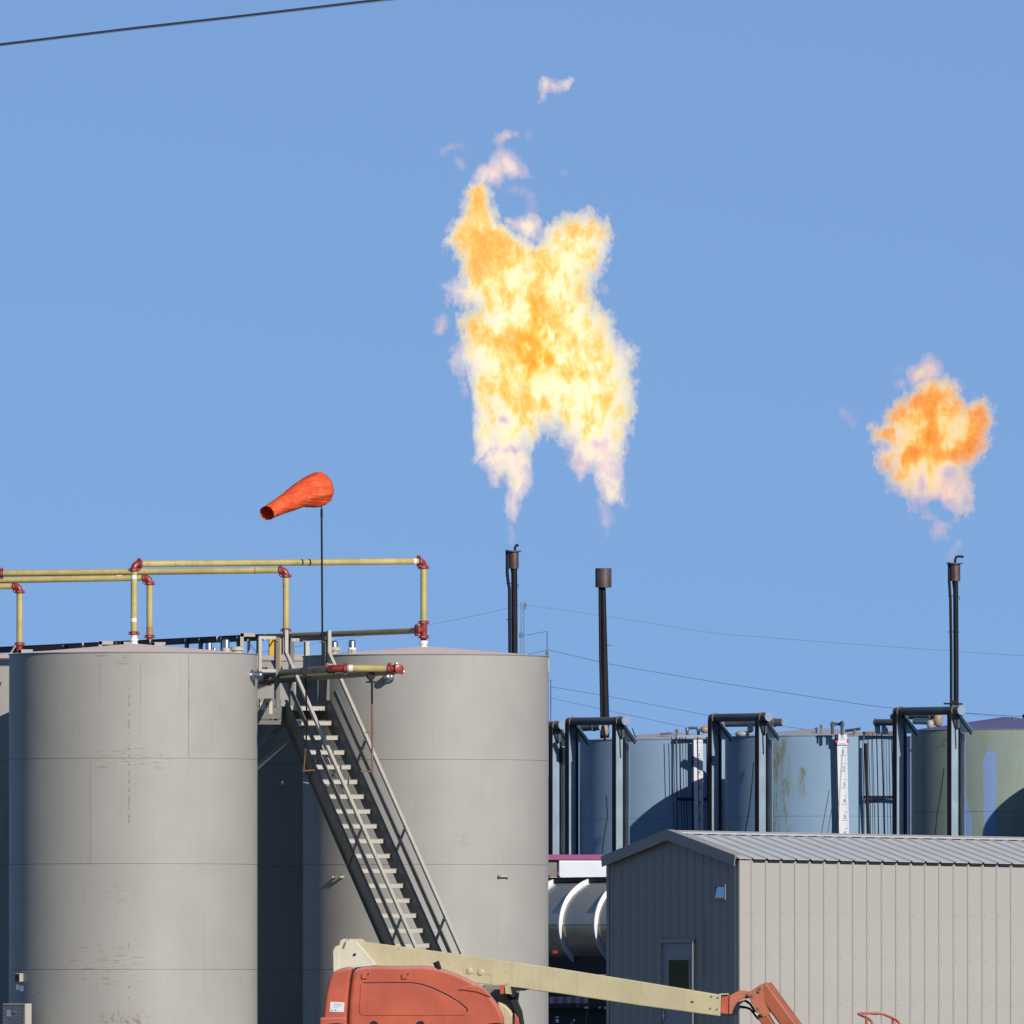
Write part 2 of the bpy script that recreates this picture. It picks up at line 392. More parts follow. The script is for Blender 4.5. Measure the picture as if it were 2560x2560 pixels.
# capped stubs on the shells
def stub(t, base, ang, z, L=.19, r=.060):
    d = Vector((math.sin(R(ang)), -math.cos(R(ang)), 0)); o = base + d * (TANK_R - .01) + Vector((0, 0, z))
    part(MB().lathe(o, d, [(r * 1.45, 0), (r * 1.45, .022), (r, .026), (r, L - r * .5)] + [(r * math.cos(R(a)), L - r * .5 + r * .5 * math.sin(R(a))) for a in (25, 50, 75)], 24), 'capped_stub', M['galv'], t, 50)
stub(T1, T1b, 73, at(640, 1687, 269).z)
stub(T2, T2b, -17, at(975, 1694, 271.3).z, .18)
# lifting lugs and a valve bracket on the middle tank
def lug(t, base, Rx, x, y, w, ang0):
    c = base + Vector((math.sin(R(ang0)), -math.cos(R(ang0)), 0)) * (TANK_R + .03) + Vector((0, 0, at(x, y, 271.4).z))
    d = Vector((math.sin(R(ang0)), -math.cos(R(ang0)), 0)); s = Vector((math.cos(R(ang0)), math.sin(R(ang0)), 0))
    part(MB().box(c + d * .02, (w, .012, .03), (s, d, Vector((0, 0, 1)))).box(c - s * w * .4, (.02, .09, .03), (s, d, Vector((0, 0, 1)))).box(c + s * w * .4, (.02, .09, .03), (s, d, Vector((0, 0, 1)))), 'lifting_lug', M['beige'], t)
lug(T2, T2b, 306, 1255, 2190, .2, 38.6)
lug(T2, T2b, 306, 852, 2192, .2, -44)

# boxes and stickers on the left tank
def control_boxes():
    zb = 0
    c = at(43, 2560, 268.6); n = Vector((-.55, -.83, 0)).normalized(); s = Vector((.83, -.55, 0)).normalized(); up = Vector((0, 0, 1))
    t = thing('control_cabinet', 'dark bolted control cabinet low on the left side of the scuffed tank', 'electrical box', c - up * .5)
    part(MB().box(c + up * .0, (.40, .16, .60), (s, n, up)), 'cabinet_body', M['beige'], t, 0)
    face = c + n * .085
    part(MB().box(face, (.385, .012, .585), (s, n, up)), 'cabinet_door', paint('cabinet_grey', (.10, .115, .13), .08, .5), t, 0)
    mb = MB()
    for i in range(14):
        for zs in (-.28, .28): mb.box(face + n * .01 + s * (-.18 + i * .0277) + up * zs, (.012, .014, .012), (s, n, up))
    for i in range(1, 11):
        for xs in (-.18, .18): mb.box(face + n * .01 + s * xs + up * (-.28 + i * .056), (.012, .014, .012), (s, n, up))
    part(mb, 'bolts', M['bolt'], t, 0, kind='stuff')
    part(MB().box(face + n * .009 - s * .09 + up * .16, (.075, .004, .10), (s, n, up)), 'sticker', paint('blue_white_sticker', (.25, .30, .42), .2, .5, scale=30), t, 0)
    part(MB().box(face + n * .012 + s * .02 + up * .175, (.05, .02, .018), (s, n, up)), 'latch', M['bolt'], t, 0)
    c2 = at(49, 2444, 269.1)
    t2 = thing('junction_box', 'small pale junction box above the control cabinet on the scuffed tank', 'electrical box', c2)
    part(MB().box(c2, (.085, .11, .125), (s, n, up)), 'box_body', M['beige'], t2, 0, bevel=(.008, 2))
    part(MB().box(c2 + n * .058, (.07, .012, .11), (s, n, up)), 'box_cover', M['black'], t2, 0)
    t3 = MB()
    for (x, y, w, h) in ((44, 2468, .055, .08), (54, 2471, .06, .085)):
        t3.box(at(x, y, 268.92), (w, .004, h), (s, n, up))
    part(t3, 'sticker', paint('sticker_blue', (.20, .25, .38), .2, .5, scale=30), T1, 0)
control_boxes()

# ------------------------------------------------------------------ yellow vapour pipes with red grooved couplings
def coupling(t, c, d, r, w=.055):
    mb_red, mb_bolt = MB(), MB(); d = Vector(d).normalized()
    mb_red.lathe(c - d * w / 2, d, [(r * 1.08, 0), (r * 1.38, .006), (r * 1.38, w - .006), (r * 1.08, w)], 18)
    a = d.orthogonal().normalized(); a = Vector((0, -1, 0)) - d * Vector((0, -1, 0)).dot(d) if abs(d.y) < .9 else a
    a.normalize(); b = d.cross(a)
    for sgn in (-1, 1):
        q = c + b * sgn * r * 1.55
        mb_red.box(q, (r * .55, r * .7, w * .8), (b, a, d)); mb_bolt.lathe(q + a * r * .5, a, [(.010, -.05), (.010, .02)], 8)
    mb_bolt.box(c + a * r * 1.42, (r * 1.0, .008, .012), (b, a, d))
    cp = part(mb_red, 'coupling', M['red_fit'], t); part(mb_bolt, 'coupling_bolts', M['bolt'], cp)
def elbow_pts(p, d0, d1, rad, n=7):
    """quarter turn centred so that straight runs along -d0 and +d1 meet at corner p"""
    pts = []
    for i in range(n):
        th = i / (n - 1) * math.pi / 2
        pts.append(p - d0 * rad * (1 - math.sin(th)) + d1 * rad * (1 - math.cos(th)))
    return pts
def pipe_run(name, label, x0, y0, x1, y1, Ya, Yb, base_y, coup_y, left_riser=None, r=.048, tan_low=False, tee=None, cut_left=False):
    """a level run from the left (x0,y0,Ya) to the corner (x1,y1,Yb), then down to base_y"""
    P0, P1 = at(x0, y0, Ya), at(x1, y1, Yb); d = (P1 - P0).normalized(); dn = Vector((0, 0, -1)); er = .085
    base = at(x1, base_y, Yb); base.x = P1.x
    t = thing(name, label, 'pipe', base, 'yellow vapour pipes on the tank roofs')
    er = .075
    startP = P0
    if left_riser:                       # a riser under the left end too
        lb_y, lc_y = left_riser; LB = at(x0, lb_y, Ya); LB.x = P0.x
        e = elbow_pts(P0, Vector((0, 0, 1)), d, er); part(MB().tube(e, r * 1.04, 16), 'elbow', M['red_fit'], t)
        startP = P0 + d * er; LC = at(x0, lc_y, Ya).z
        part(MB().tube([P0 + dn * er, Vector((P0.x, P0.y, LC))], r, 16), 'riser', M['pipe_yellow'], t)
        for (c, dd) in ((P0 + dn * (er + .01), dn), (P0 + d * (er + .02), d), (Vector((P0.x, P0.y, LC)), dn)): coupling(t, c, dd, r)
        part(MB().lathe((P0.x, P0.y, LC - .02), dn, [(r * .95, 0), (r * .95, .06), (r * 1.35, .062), (r * 1.35, .09), (r * 1.0, .092), (r * 1.2, LC - LB.z)], 20), 'nozzle', M['white_tag'], t)
        for zz in (.17, P0.z - LC - .12 - .10):
            part(arc_patch(P0 + dn * (zz + .0), dn, r + .002, .05), 'label_band', M['white_tag'], t) if zz < 1 else None
    part(MB().tube([startP, P1 - d * er], r, 16), 'header_pipe', M['pipe_yellow'], t)
    part(MB().tube(elbow_pts(P1, d, dn, er), r * 1.04, 16), 'elbow', M['red_fit'], t)
    cz = at(x1, coup_y, Yb).z; C = Vector((P1.x, P1.y, cz))
    part(MB().tube([P1 + dn * er, C], r, 16), 'riser', M['pipe_yellow'], t)
    if tan_low: part(MB().lathe(C + Vector((0, 0, .03)), (0, 0, 1), [(r + .002, 0), (r + .002, .12)], 16), 'tape_band', M['pipe_tan'], t)
    coupling(t, P1 - d * (er + .01), d, r); coupling(t, P1 + dn * (er + .015), dn, r); coupling(t, C, dn, r)
    if tee:
        tz = at(x1, tee, Yb).z; C2 = Vector((P1.x, P1.y, tz))
        part(MB().tube([C, C2], r * 1.08, 16).tube([(C + C2) / 2, (C + C2) / 2 - d * .11], r * 1.08, 16), 'tee', M['red_fit'], t)
        coupling(t, C2, dn, r); coupling(t, (C + C2) / 2 - d * .12, d, r * .95)
        part(MB().lathe(C2 - Vector((0, 0, .02)), dn, [(r * .95, 0), (r * .95, .035)], 20), 'nipple', M['black'], t)
        part(MB().lathe(C2 - Vector((0, 0, .055)), dn, [(r * .98, 0), (r * 1.3, .004), (r * 1.3, .05), (r * .98, .052), (r * .98, .08), (r * 1.3, .084), (r * 1.3, .12), (r * 1.25, C2.z - base.z)], 20), 'nozzle', M['white_tag'], t)
    else:
        part(MB().tube([C, Vector((C.x, C.y, base.z))], r * 1.0, 16), 'nozzle', M['red_fit'], t)
    if cut_left:
        q = at(5, y0, Ya); coupling(t, P0 + d * ((q.x - P0.x) / d.x), d, r)
    # white printed tags and dark joint
    for f_, w_ in (() if not tee else ((.965, .05),)):
        part(arc_patch(P0 + (P1 - P0) * f_ - d * w_ / 2, d, r + .002, w_), 'label_band', M['white_tag'], t)
    return t, P0, P1, d
PA = pipe_run('vapour_pipe', 'yellow pipe from the scuffed tank to the middle tank, passing behind the windsock pole', 335, 1410, 1059, 1403, 270.0, 273.0, 1618, 1556, left_riser=(1606, 1583), tee=1592)
ta = PA[0]; a0, a1, ad = PA[1], PA[2], PA[3]
part(MB().lathe(a0 + (a1 - a0) * ((768 - 335) / 724.), ad, [(.051, 0), (.051, .025)], 16), 'joint_band', M['black'], ta)
PB = pipe_run('vapour_pipe', 'middle yellow pipe running left from the tank in the gap, a tag near its elbow', -260, 1437, 715, 1425, 278.2, 277.6, 1640, 1575, cut_left=True)
part(MB().lathe(at(630, 1426.2, 277.66), PB[3], [(.051, 0), (.051, .10)], 16), 'label_band', M['white_tag'], PB[0])
part(MB().lathe(at(637, 1426.1, 277.65), PB[3], [(.0525, 0), (.0525, .012)], 16), 'label_mark', M['red_mark'], PB[0])
PC = pipe_run('vapour_pipe', 'yellow pipe with orange tape low on its riser, rising behind the scuffed tank', -260, 1455, 374, 1444, 282.3, 281.8, 1640, 1591, tan_low=True)
part(MB().lathe(at(292, 1440, 281.85), PC[3], [(.02, 0), (.02, .08)], 8), 'label_band', M['white_tag'], PC[0])
PD = pipe_run('vapour_pipe', 'short yellow pipe and riser at the far left edge of the picture', -260, 1470, 49, 1465, 286.3, 286.0, 1640, 1610)
# grey-olive pipe from the tee back to the platform
def olive_pipe():
    p0 = at(1044, 1577, 273.0); p1_ = at(560, 1596, 276.5)
    t = thing('return_pipe', 'dull olive pipe running from the red tee down behind the stair platform', 'pipe', p1_)
    part(MB().tube([p0, p1_], .043, 16), 'pipe_length', M['pipe_olive'], t)
    coupling(t, at(1042, 1577, 273.0), p1_ - p0, .043)
olive_pipe()
# the low loop pipe in front of the tanks
def loop_pipe():
    E1, E2 = at(832, 1671, 268.0), at(992, 1672.5, 267.9); r = .052
    Fe, Ge = at(652, 1687, 272.2), at(652, 1703, 272.6)
    t = thing('fill_pipe', 'yellow loop pipe with two red elbows crossing in front of the stair top', 'pipe', E1)
    d = (E2 - E1).normalized(); f = (Fe - E1).normalized(); g = (Ge - E2).normalized()
    part(MB().tube([E1 + d * .16, E2 - d * .08], r + .001, 18), 'pipe_length', M['pipe_yellow'], t)
    part(MB().tube([E1 + f * .14, Fe], r * .97, 18), 'pipe_length', M['pipe_olive'], t)  # yellow lengths coloured olive, their shade put into the colour
    part(MB().tube([E2 + g * .12 - Vector((0, 0, .03)), Ge], r * .97, 18), 'pipe_length', M['pipe_olive'], t)
    part(MB().tube([E1 + f * .15, E1 + f * .06, E1 + f * .0 + d * .02, E1 + d * .17], r * 1.06, 18), 'elbow', M['red_fit'], t)
    part(MB().tube([E2 - d * .09, E2 + d * .0, E2 + g * .05, E2 + g * .13 - Vector((0, 0, .03))], r * 1.06, 18), 'elbow', M['red_fit'], t)
    for c, dd in ((E1 + d * .19, d), (E1 + f * .17, f), (E2 - d * .11, d), (E2 + d * .03 - Vector((0, .03, 0)), g), (Fe - f * .3, f), (Ge - g * .25, g)):
        coupling(t, c, dd, r, .06)
    for q, w in ((.24, .06), (.80, .05)):
        part(arc_patch(E1 + d * q, d, r + .004, w, -75, 75), 'label_band', M['white_tag'], t)
    # supports
    for (cx, cy, Y, lab) in ((762, 1677, 269.0, 1), (927, 1690, 268.0, 2)):
        c = at(cx, cy, Y); dd = f if lab == 1 else g
        part(MB().lathe(c - dd * .03, dd, [(r * 1.10, 0), (r * 1.10, .06)], 18).box(c - Vector((0, 0, .075)), (.06, .08, .05)).box(c - Vector((0, 0, .09)), (.15, .10, .022)), 'pipe_clamp', M['black'], t)
    top = at(764, 1692, 269.0)
    rod = [top, at(766, 1760, 269.1), at(768, 1810, 269.2), at(764, 1870, 269.3), at(759, 1930, 269.4)]
    part(MB().tube(rod[:4], .0135, 10), 'support_rod', M['black'], t); part(MB().tube(rod[3:], .0125, 10), 'support_rod', M['rusty'], t)
    part(MB().bar(at(757, 1927, 269.4), at(786, 1925, 269.4), .03, .02).bar(at(758, 1927, 269.4), at(763, 1874, 269.35), .012, .012), 'rod_bracket', M['rusty'], t)
    part(MB().tube([at(930, 1693, 269.6), at(930, 1760, 269.6)], .0155, 10), 'support_rod', M['black'], t)
    part(MB().tube([at(930, 1759, 269.6), at(931, 1935, 269.6)], .0145, 10), 'support_rod', M['rusty'], t)
    part(MB().bar(at(912, 1831, 269.6), at(936, 1831.5, 269.6), .02, .02).bar(at(902, 1928, 269.6), at(934, 1929, 269.6), .02, .02), 'rod_bracket', M['rusty'], t)
loop_pipe()
# ------------------------------------------------------------------ stair, platform and catwalk of the near battery
TH = R(26)
sv = Vector((math.sin(TH), -math.cos(TH), 0))       # the way the stair goes down
tv = Vector((math.cos(TH), math.sin(TH), 0))        # along a tread, to the right
UP = Vector((0, 0, 1))
def Lbar(mb, p0, p1, w=.05, th=.006, a=None, b=None):
    """steel angle: one leg along a, one along b"""
    p0, p1 = Vector(p0), Vector(p1); d = (p1 - p0).normalized()
    a = (Vector(a) - d * Vector(a).dot(d)).normalized(); b = (Vector(b) - d * Vector(b).dot(d)).normalized()
    m = (p0 + p1) / 2; L = (p1 - p0).length
    mb.box(m + a * w / 2, (w, th, L), (a, b, d)); mb.box(m + b * w / 2, (th, w, L), (a, b, d)); return mb
def stair():
    P = at(716, 1771, 271.0)               # front left corner of the top tread
    rise, run, W = .2200, .2225, .645
    N = 24
    t = thing('steel_stair', 'steep beige steel stair with angle-iron handrails between the two front tanks', 'stair', P + sv * run * N - UP * (P.z))
    step_v = sv * run - UP * rise; sd = step_v.normalized(); pn = (sv * rise + UP * run).normalized()
    mb = MB(); c = P + tv * W / 2 - sv * .10
    mb.box(c, (W, .20, .008), (tv, sv, UP)); mb.box(P + tv * W / 2, (W, .006, .058), (tv, sv, UP)); mb.box(P + tv * W / 2 - sv * .2, (W, .006, .058), (tv, sv, UP))
    for i in range(26): mb.box(P + tv * (.02 + i * .0242) + UP * .033 - sv * .004, (.012, .02, .012), (tv, sv, UP))
    for i in range(9): mb.box(P + tv * W / 2 - sv * (.02 + i * .021) + UP * .008, (W, .004, .02), (tv, sv, UP))
    t0 = part(mb, 'tread', M['beige'], t, 0)
    for k in range(1, N): share(t0, 'tread', t, step_v * k)
    L0, L1 = P - sv * .02 + UP * .05, P + step_v * (N - .4) + UP * .05
    dpt = .27
    for side, off in (('l', -.012), ('r', W + .012)):
        q0, q1 = L0 + tv * off, L1 + tv * off
        sgn = -1 if side == 'l' else 1
        lo0, lo1 = q0 - pn * dpt * .62, q1 - pn * dpt * .62; hi0, hi1 = q0 + pn * dpt * .38, q1 + pn * dpt * .38
        mbs = MB(); mbs.bar((lo0 + hi0) / 2, (lo1 + hi1) / 2, .008, dpt, tv)
        mbs.bar(hi0 + tv * sgn * .02, hi1 + tv * sgn * .02, .048, .008, tv); mbs.bar(lo0 + tv * sgn * .02, lo1 + tv * sgn * .02, .048, .008, tv)
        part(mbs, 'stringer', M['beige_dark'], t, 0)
    # handrails and mid rails: the left one passes over the treads, the right one in front of the middle tank
    def along(base, k): return base + step_v * k
    for side, off in (('l', -.03), ('r', W + .03)):
        hb = P + tv * off + UP * (.86 if side == 'l' else .86)
        out = -tv if side == 'l' else tv
        mbh = MB(); Lbar(mbh, along(hb, 0.1), along(hb, N - 1), .044, .006, tv, pn * -1)
        Lbar(mbh, along(hb, .1), along(hb, .1) + UP * .32 - sv * .0, .05, .006, tv, -sv)
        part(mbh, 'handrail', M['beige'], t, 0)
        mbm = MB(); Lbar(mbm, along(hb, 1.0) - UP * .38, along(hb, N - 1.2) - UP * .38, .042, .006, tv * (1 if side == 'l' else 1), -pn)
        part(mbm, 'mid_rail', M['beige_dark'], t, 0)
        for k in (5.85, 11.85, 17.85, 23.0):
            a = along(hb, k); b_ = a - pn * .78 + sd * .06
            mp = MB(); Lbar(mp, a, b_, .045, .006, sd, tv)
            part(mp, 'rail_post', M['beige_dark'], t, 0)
            mbb = MB()
            for f_ in (.06, .5, .95): mbb.lathe(a + (b_ - a) * f_ + sd * .025 - tv * .01, -tv, [(.011, 0), (.011, .012)], 8).lathe(a + (b_ - a) * f_ + sd * .025 + sv * .004, sv, [(.009, 0), (.009, .012)], 8)
            part(mbb, 'bolts', M['bolt'], t, 0, kind='stuff')
    return P, t
stairP, stairT = stair()
def platform():
    W = .645; P = stairP; Q = P + UP * .03      # floor level at the top tread
    t = thing('platform', 'beige steel platform at the stair head with square angle-iron guard rails', 'platform', P - sv * .6 - UP * .1)
    D = 1.5
    fl = Q - sv * (D / 2) + tv * (W / 2)
    # extends to the left of the stair
    x0, x1 = -.52, W + .02
    mb = MB()
    for i in range(int((x1 - x0) / .03)): mb.box(Q + tv * (x0 + i * .03) - sv * D / 2 - UP * .015, (.005, D, .03), (tv, sv, UP))
    for j in range(14): mb.box(Q + tv * (x0 + x1) / 2 - sv * (.05 + j * .105) - UP * .004, (x1 - x0, .006, .008), (tv, sv, UP))
    part(mb, 'floor_grating', M['galv'], t, 0)
    mb = MB()
    cx = (x0 + x1) / 2
    mb.box(Q + tv * (x0 - .0 + .03) * 1 + tv * (.20) - sv * .0 - UP * .10, (.50, .008, .17), (tv, sv, UP))
    mb.box(Q + tv * x0 - sv * D / 2 - UP * .1, (.008, D, .17), (tv, sv, UP)); mb.box(Q + tv * x1 - sv * D / 2 - UP * .1, (.008, D, .17), (tv, sv, UP))
    mb.box(Q + tv * cx - sv * D - UP * .1, (x1 - x0, .008, .17), (tv, sv, UP))
    mb.box(Q + tv * (x0 + .22) - sv * .02 + UP * .06, (.44, .006, .11), (tv, sv, UP))
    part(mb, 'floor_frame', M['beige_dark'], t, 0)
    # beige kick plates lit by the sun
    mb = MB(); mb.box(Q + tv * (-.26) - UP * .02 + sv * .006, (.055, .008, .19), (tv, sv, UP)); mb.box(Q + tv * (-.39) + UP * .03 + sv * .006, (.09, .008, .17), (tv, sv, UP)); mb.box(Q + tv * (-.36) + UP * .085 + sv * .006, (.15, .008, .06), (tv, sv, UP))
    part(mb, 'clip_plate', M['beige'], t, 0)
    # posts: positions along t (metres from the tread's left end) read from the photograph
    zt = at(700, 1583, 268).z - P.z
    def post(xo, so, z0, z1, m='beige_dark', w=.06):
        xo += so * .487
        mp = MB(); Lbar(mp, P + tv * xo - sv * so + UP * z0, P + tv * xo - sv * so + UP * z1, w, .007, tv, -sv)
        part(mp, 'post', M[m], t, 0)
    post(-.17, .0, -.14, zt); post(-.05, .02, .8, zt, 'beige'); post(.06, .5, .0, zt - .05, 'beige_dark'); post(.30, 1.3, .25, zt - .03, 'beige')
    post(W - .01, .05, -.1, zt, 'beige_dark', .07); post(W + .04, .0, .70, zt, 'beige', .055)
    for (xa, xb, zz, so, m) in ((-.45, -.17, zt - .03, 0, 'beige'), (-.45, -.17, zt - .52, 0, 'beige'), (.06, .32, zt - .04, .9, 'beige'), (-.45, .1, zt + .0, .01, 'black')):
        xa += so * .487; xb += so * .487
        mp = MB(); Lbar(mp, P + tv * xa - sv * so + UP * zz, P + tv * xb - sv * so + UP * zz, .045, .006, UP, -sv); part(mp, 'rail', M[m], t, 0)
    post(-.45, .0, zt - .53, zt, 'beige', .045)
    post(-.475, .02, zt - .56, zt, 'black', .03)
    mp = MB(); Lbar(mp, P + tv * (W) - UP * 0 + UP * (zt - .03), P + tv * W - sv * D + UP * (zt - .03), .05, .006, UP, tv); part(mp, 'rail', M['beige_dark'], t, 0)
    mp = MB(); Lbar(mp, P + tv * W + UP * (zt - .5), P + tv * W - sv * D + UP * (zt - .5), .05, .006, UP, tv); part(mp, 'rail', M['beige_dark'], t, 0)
    mp = MB(); mp.box(P + tv * (W - .02) - sv * .6 + UP * (zt - .80), (.012, .75, .55), (tv, sv, UP)); part(mp, 'side_plate', M['beige_dark'], t, 0)
    mb = MB()
    for (xo, zz) in ((-.15, zt - .05), (-.15, zt - .55), (.10, zt - .04), (.16, zt - .04), (W - .1, zt - .06), (W - .05, zt - .06), (W - .06, zt - .12), (-.15, .02), (-.15, -.06), (W - .05, -.02), (W - .11, -.02)):
        mb.lathe(P + tv * xo + sv * .012 + UP * zz, sv, [(.012, 0), (.012, .014)], 8)
    part(mb, 'bolts', M['bolt'], t, 0, kind='stuff')
    # bracing under the platform
    for (xa, ya, xb, yb, m, w) in ((600, 1958, 762, 1812, 'beige', .055), (600, 1898, 728, 1800, 'beige_dark', .045), (742, 1826, 764, 1808, 'beige', .05)):
        mp = MB(); Lbar(mp, at(xa, ya, 272.8), at(xb, yb, 271.6), w, .006, sv, UP); part(mp, 'brace', M[m], t, 0)
    mp = MB(); mp.box(Q + tv * (-.25) - sv * .3 - UP * .24, (.7, .6, .06), (tv, sv, UP)).box(Q + tv * .3 - sv * .3 - UP * .22, (.7, .06, .12), (tv, sv, UP)); part(mp, 'support_beam', M['beige_dark'], t, 0)
    # struts visible between the treads
    for (xa, ya, xb, yb) in ((800, 1862, 872, 2010), (862, 1990, 908, 2085), (905, 2080, 950, 2170), (830, 1935, 800, 1990)):
        mp = MB(); Lbar(mp, at(xa, ya, 270.8), at(xb, yb, 270.2), .035, .005, sv, tv); part(mp, 'brace', M['beige'], t, 0)
    # yellow self-closing gate
    g = thing('safety_gate', 'yellow self-closing safety gate standing open on the stair platform', 'gate', at(690, 1672, 272.2))
    part(MB().box(at(679, 1614, 272.2), (.085, .03, .29), (tv, sv, UP)), 'gate_panel', M['safety'], g, 0)
    part(MB().tube([at(699, 1672, 271.6), at(700, 1596, 271.6)], .018, 10).tube([at(700, 1600, 271.6), at(684, 1600, 272.2)], .012, 8), 'gate_bar', M['safety'], g)
    # small valve beside the riser
    part(MB().tube([at(714, 1600, 272.0), at(715, 1640, 272.0)], .02, 10).lathe(at(714, 1612, 272.0), (0, 0, 1), [(.035, -.02), (.035, .02)], 12), 'valve', M['black'], t)
    # brackets on the middle tank where the stair is stayed
    mp = MB(); mp.bar(at(706, 1953, 271.5), at(706, 1961, 271.5), .02, .02).bar(at(759, 1956, 270.5), at(770, 1958, 270.6), .02, .02); part(mp, 'clip', M['bolt'], t, 0)
    return t
platform()
def catwalk():
    A, B = at(-420, 1638, 299), at(668, 1585, 272.6)
    d = (B - A).normalized(); n = Vector((d.y, -d.x, 0)).normalized()
    if n.y > 0: n = -n
    t = thing('catwalk', 'long dark-railed catwalk running behind the scuffed tank towards the stair platform', 'catwalk', Vector((B.x, B.y, B.z - 1.2)))
    L = (B - A).length
    # rail lengths butted end to end
    cuts = [A + d * (L * f) for f in (0, .30, .455, .605, .755, .90, 1.0)]
    for a, b in zip(cuts, cuts[1:]):
        mp = MB(); q = a + d * .008; e = b - d * .008
        mp.bar(q - UP * .045, e - UP * .045, .006, .09, n); mp.bar(q, e, .05, .006, n); mp.bar(q - UP * .09, e - UP * .09, .05, .006, n)
        part(mp, 'top_rail', M['black'], t, 0)
        mp = MB(); mp.box(b - UP * .045 + n * .03, (.010, .05, .095), (d, n, UP)); part(mp, 'splice_plate', M['beige'], t, 0)
    mp = MB(); mp.bar(A - UP * .52, B - UP * .52, .006, .05, n).bar(A - UP * 1.05, B - UP * 1.05, .006, .1, n); part(mp, 'mid_rail', M['beige_dark'], t, 0)
    mp = MB(); m_ = (A + B) / 2 - UP * 1.12 - n * .35; mp.box(m_, (L, .7, .04), (d, (UP.cross(d)).normalized(), d.cross(UP.cross(d)).normalized() * -1)); part(mp, 'walkway', M['galv'], t, 0)
    for x in (40, 165, 298, 470, 505, 560, 600):
        f_ = (at(x, 1600, 280).x); # column to position along the rail
        k = 0
        lo, hi = 0.0, 1.0
        for _ in range(40):
            mid = (lo + hi) / 2; p = A + (B - A) * mid
            if 1280 + p.x / p.y * FPX < x: lo = mid
            else: hi = mid
        p = A + (B - A) * lo
        mp = MB(); Lbar(mp, p - UP * 1.1, p - UP * .02, .055, .006, d, n); part(mp, 'post', M['beige_dark'], t, 0)
    # pale loop brackets facing the sun
    for (xa, xb, y, yb) in ((45, 82, 1624, 1636), (247, 283, 1603, 1632), (301, 328, 1605, 1612), (378, 414, 1606, 1614), (601, 639, 1583, 1592)):
        Y = 284 - (xa / 640.) * 10
        if xa == 601: Y = 272.9
        mp = MB(); mp.box((at(xa, y + 4, Y) + at(xb, y + 4, Y)) / 2, (abs(at(xb, y, Y).x - at(xa, y, Y).x), .02, .055)); mp.box((at(xa + 4, y, Y) + at(xa + 4, yb + (34 if xa == 601 else 0), Y)) / 2, (.052, .02, max(.05, (at(xa, y, Y).z - at(xa, yb + (34 if xa == 601 else 0), Y).z)))); part(mp, 'gate_bracket', M['beige'], t, 0)
    mp = MB(); mp.box((at(622, 1600, 273.4) + at(622, 1640, 273.4)) / 2, (.045, .03, .26)); part(mp, 'post', M['beige'], t, 0)
    mp = MB(); mp.tube([at(626, 1612, 273.3), at(642, 1632, 273.2)], .004, 6); part(mp, 'chain', M['black'], t, 0)
    return t
catwalk()
# thin ladder stiles on the tank edges
mb = MB(); mb.bar(at(643.5, 1633, 269.9), at(644.5, 1672, 269.9), .008, .008).bar(at(648, 1634, 270.0), at(649, 1672, 270.0), .008, .008); part(mb, 'edge_conduit', M['beige'], T1, 0)
mb = MB(); mb.tube([at(1371, 1645, 272.9), at(1372, 1680, 272.9)], .009, 8).tube([at(1356, 1620, 273.3), at(1362, 1632, 273.2), at(1370, 1645, 273.0)], .004, 6); part(mb, 'edge_conduit', M['beige'], T2, 0)
mb = MB(); mb.tube([at(24, 1636, 269.8), at(39, 1615, 269.8)], .010, 8); part(mb, 'roof_stay', M['beige'], T1, 0)

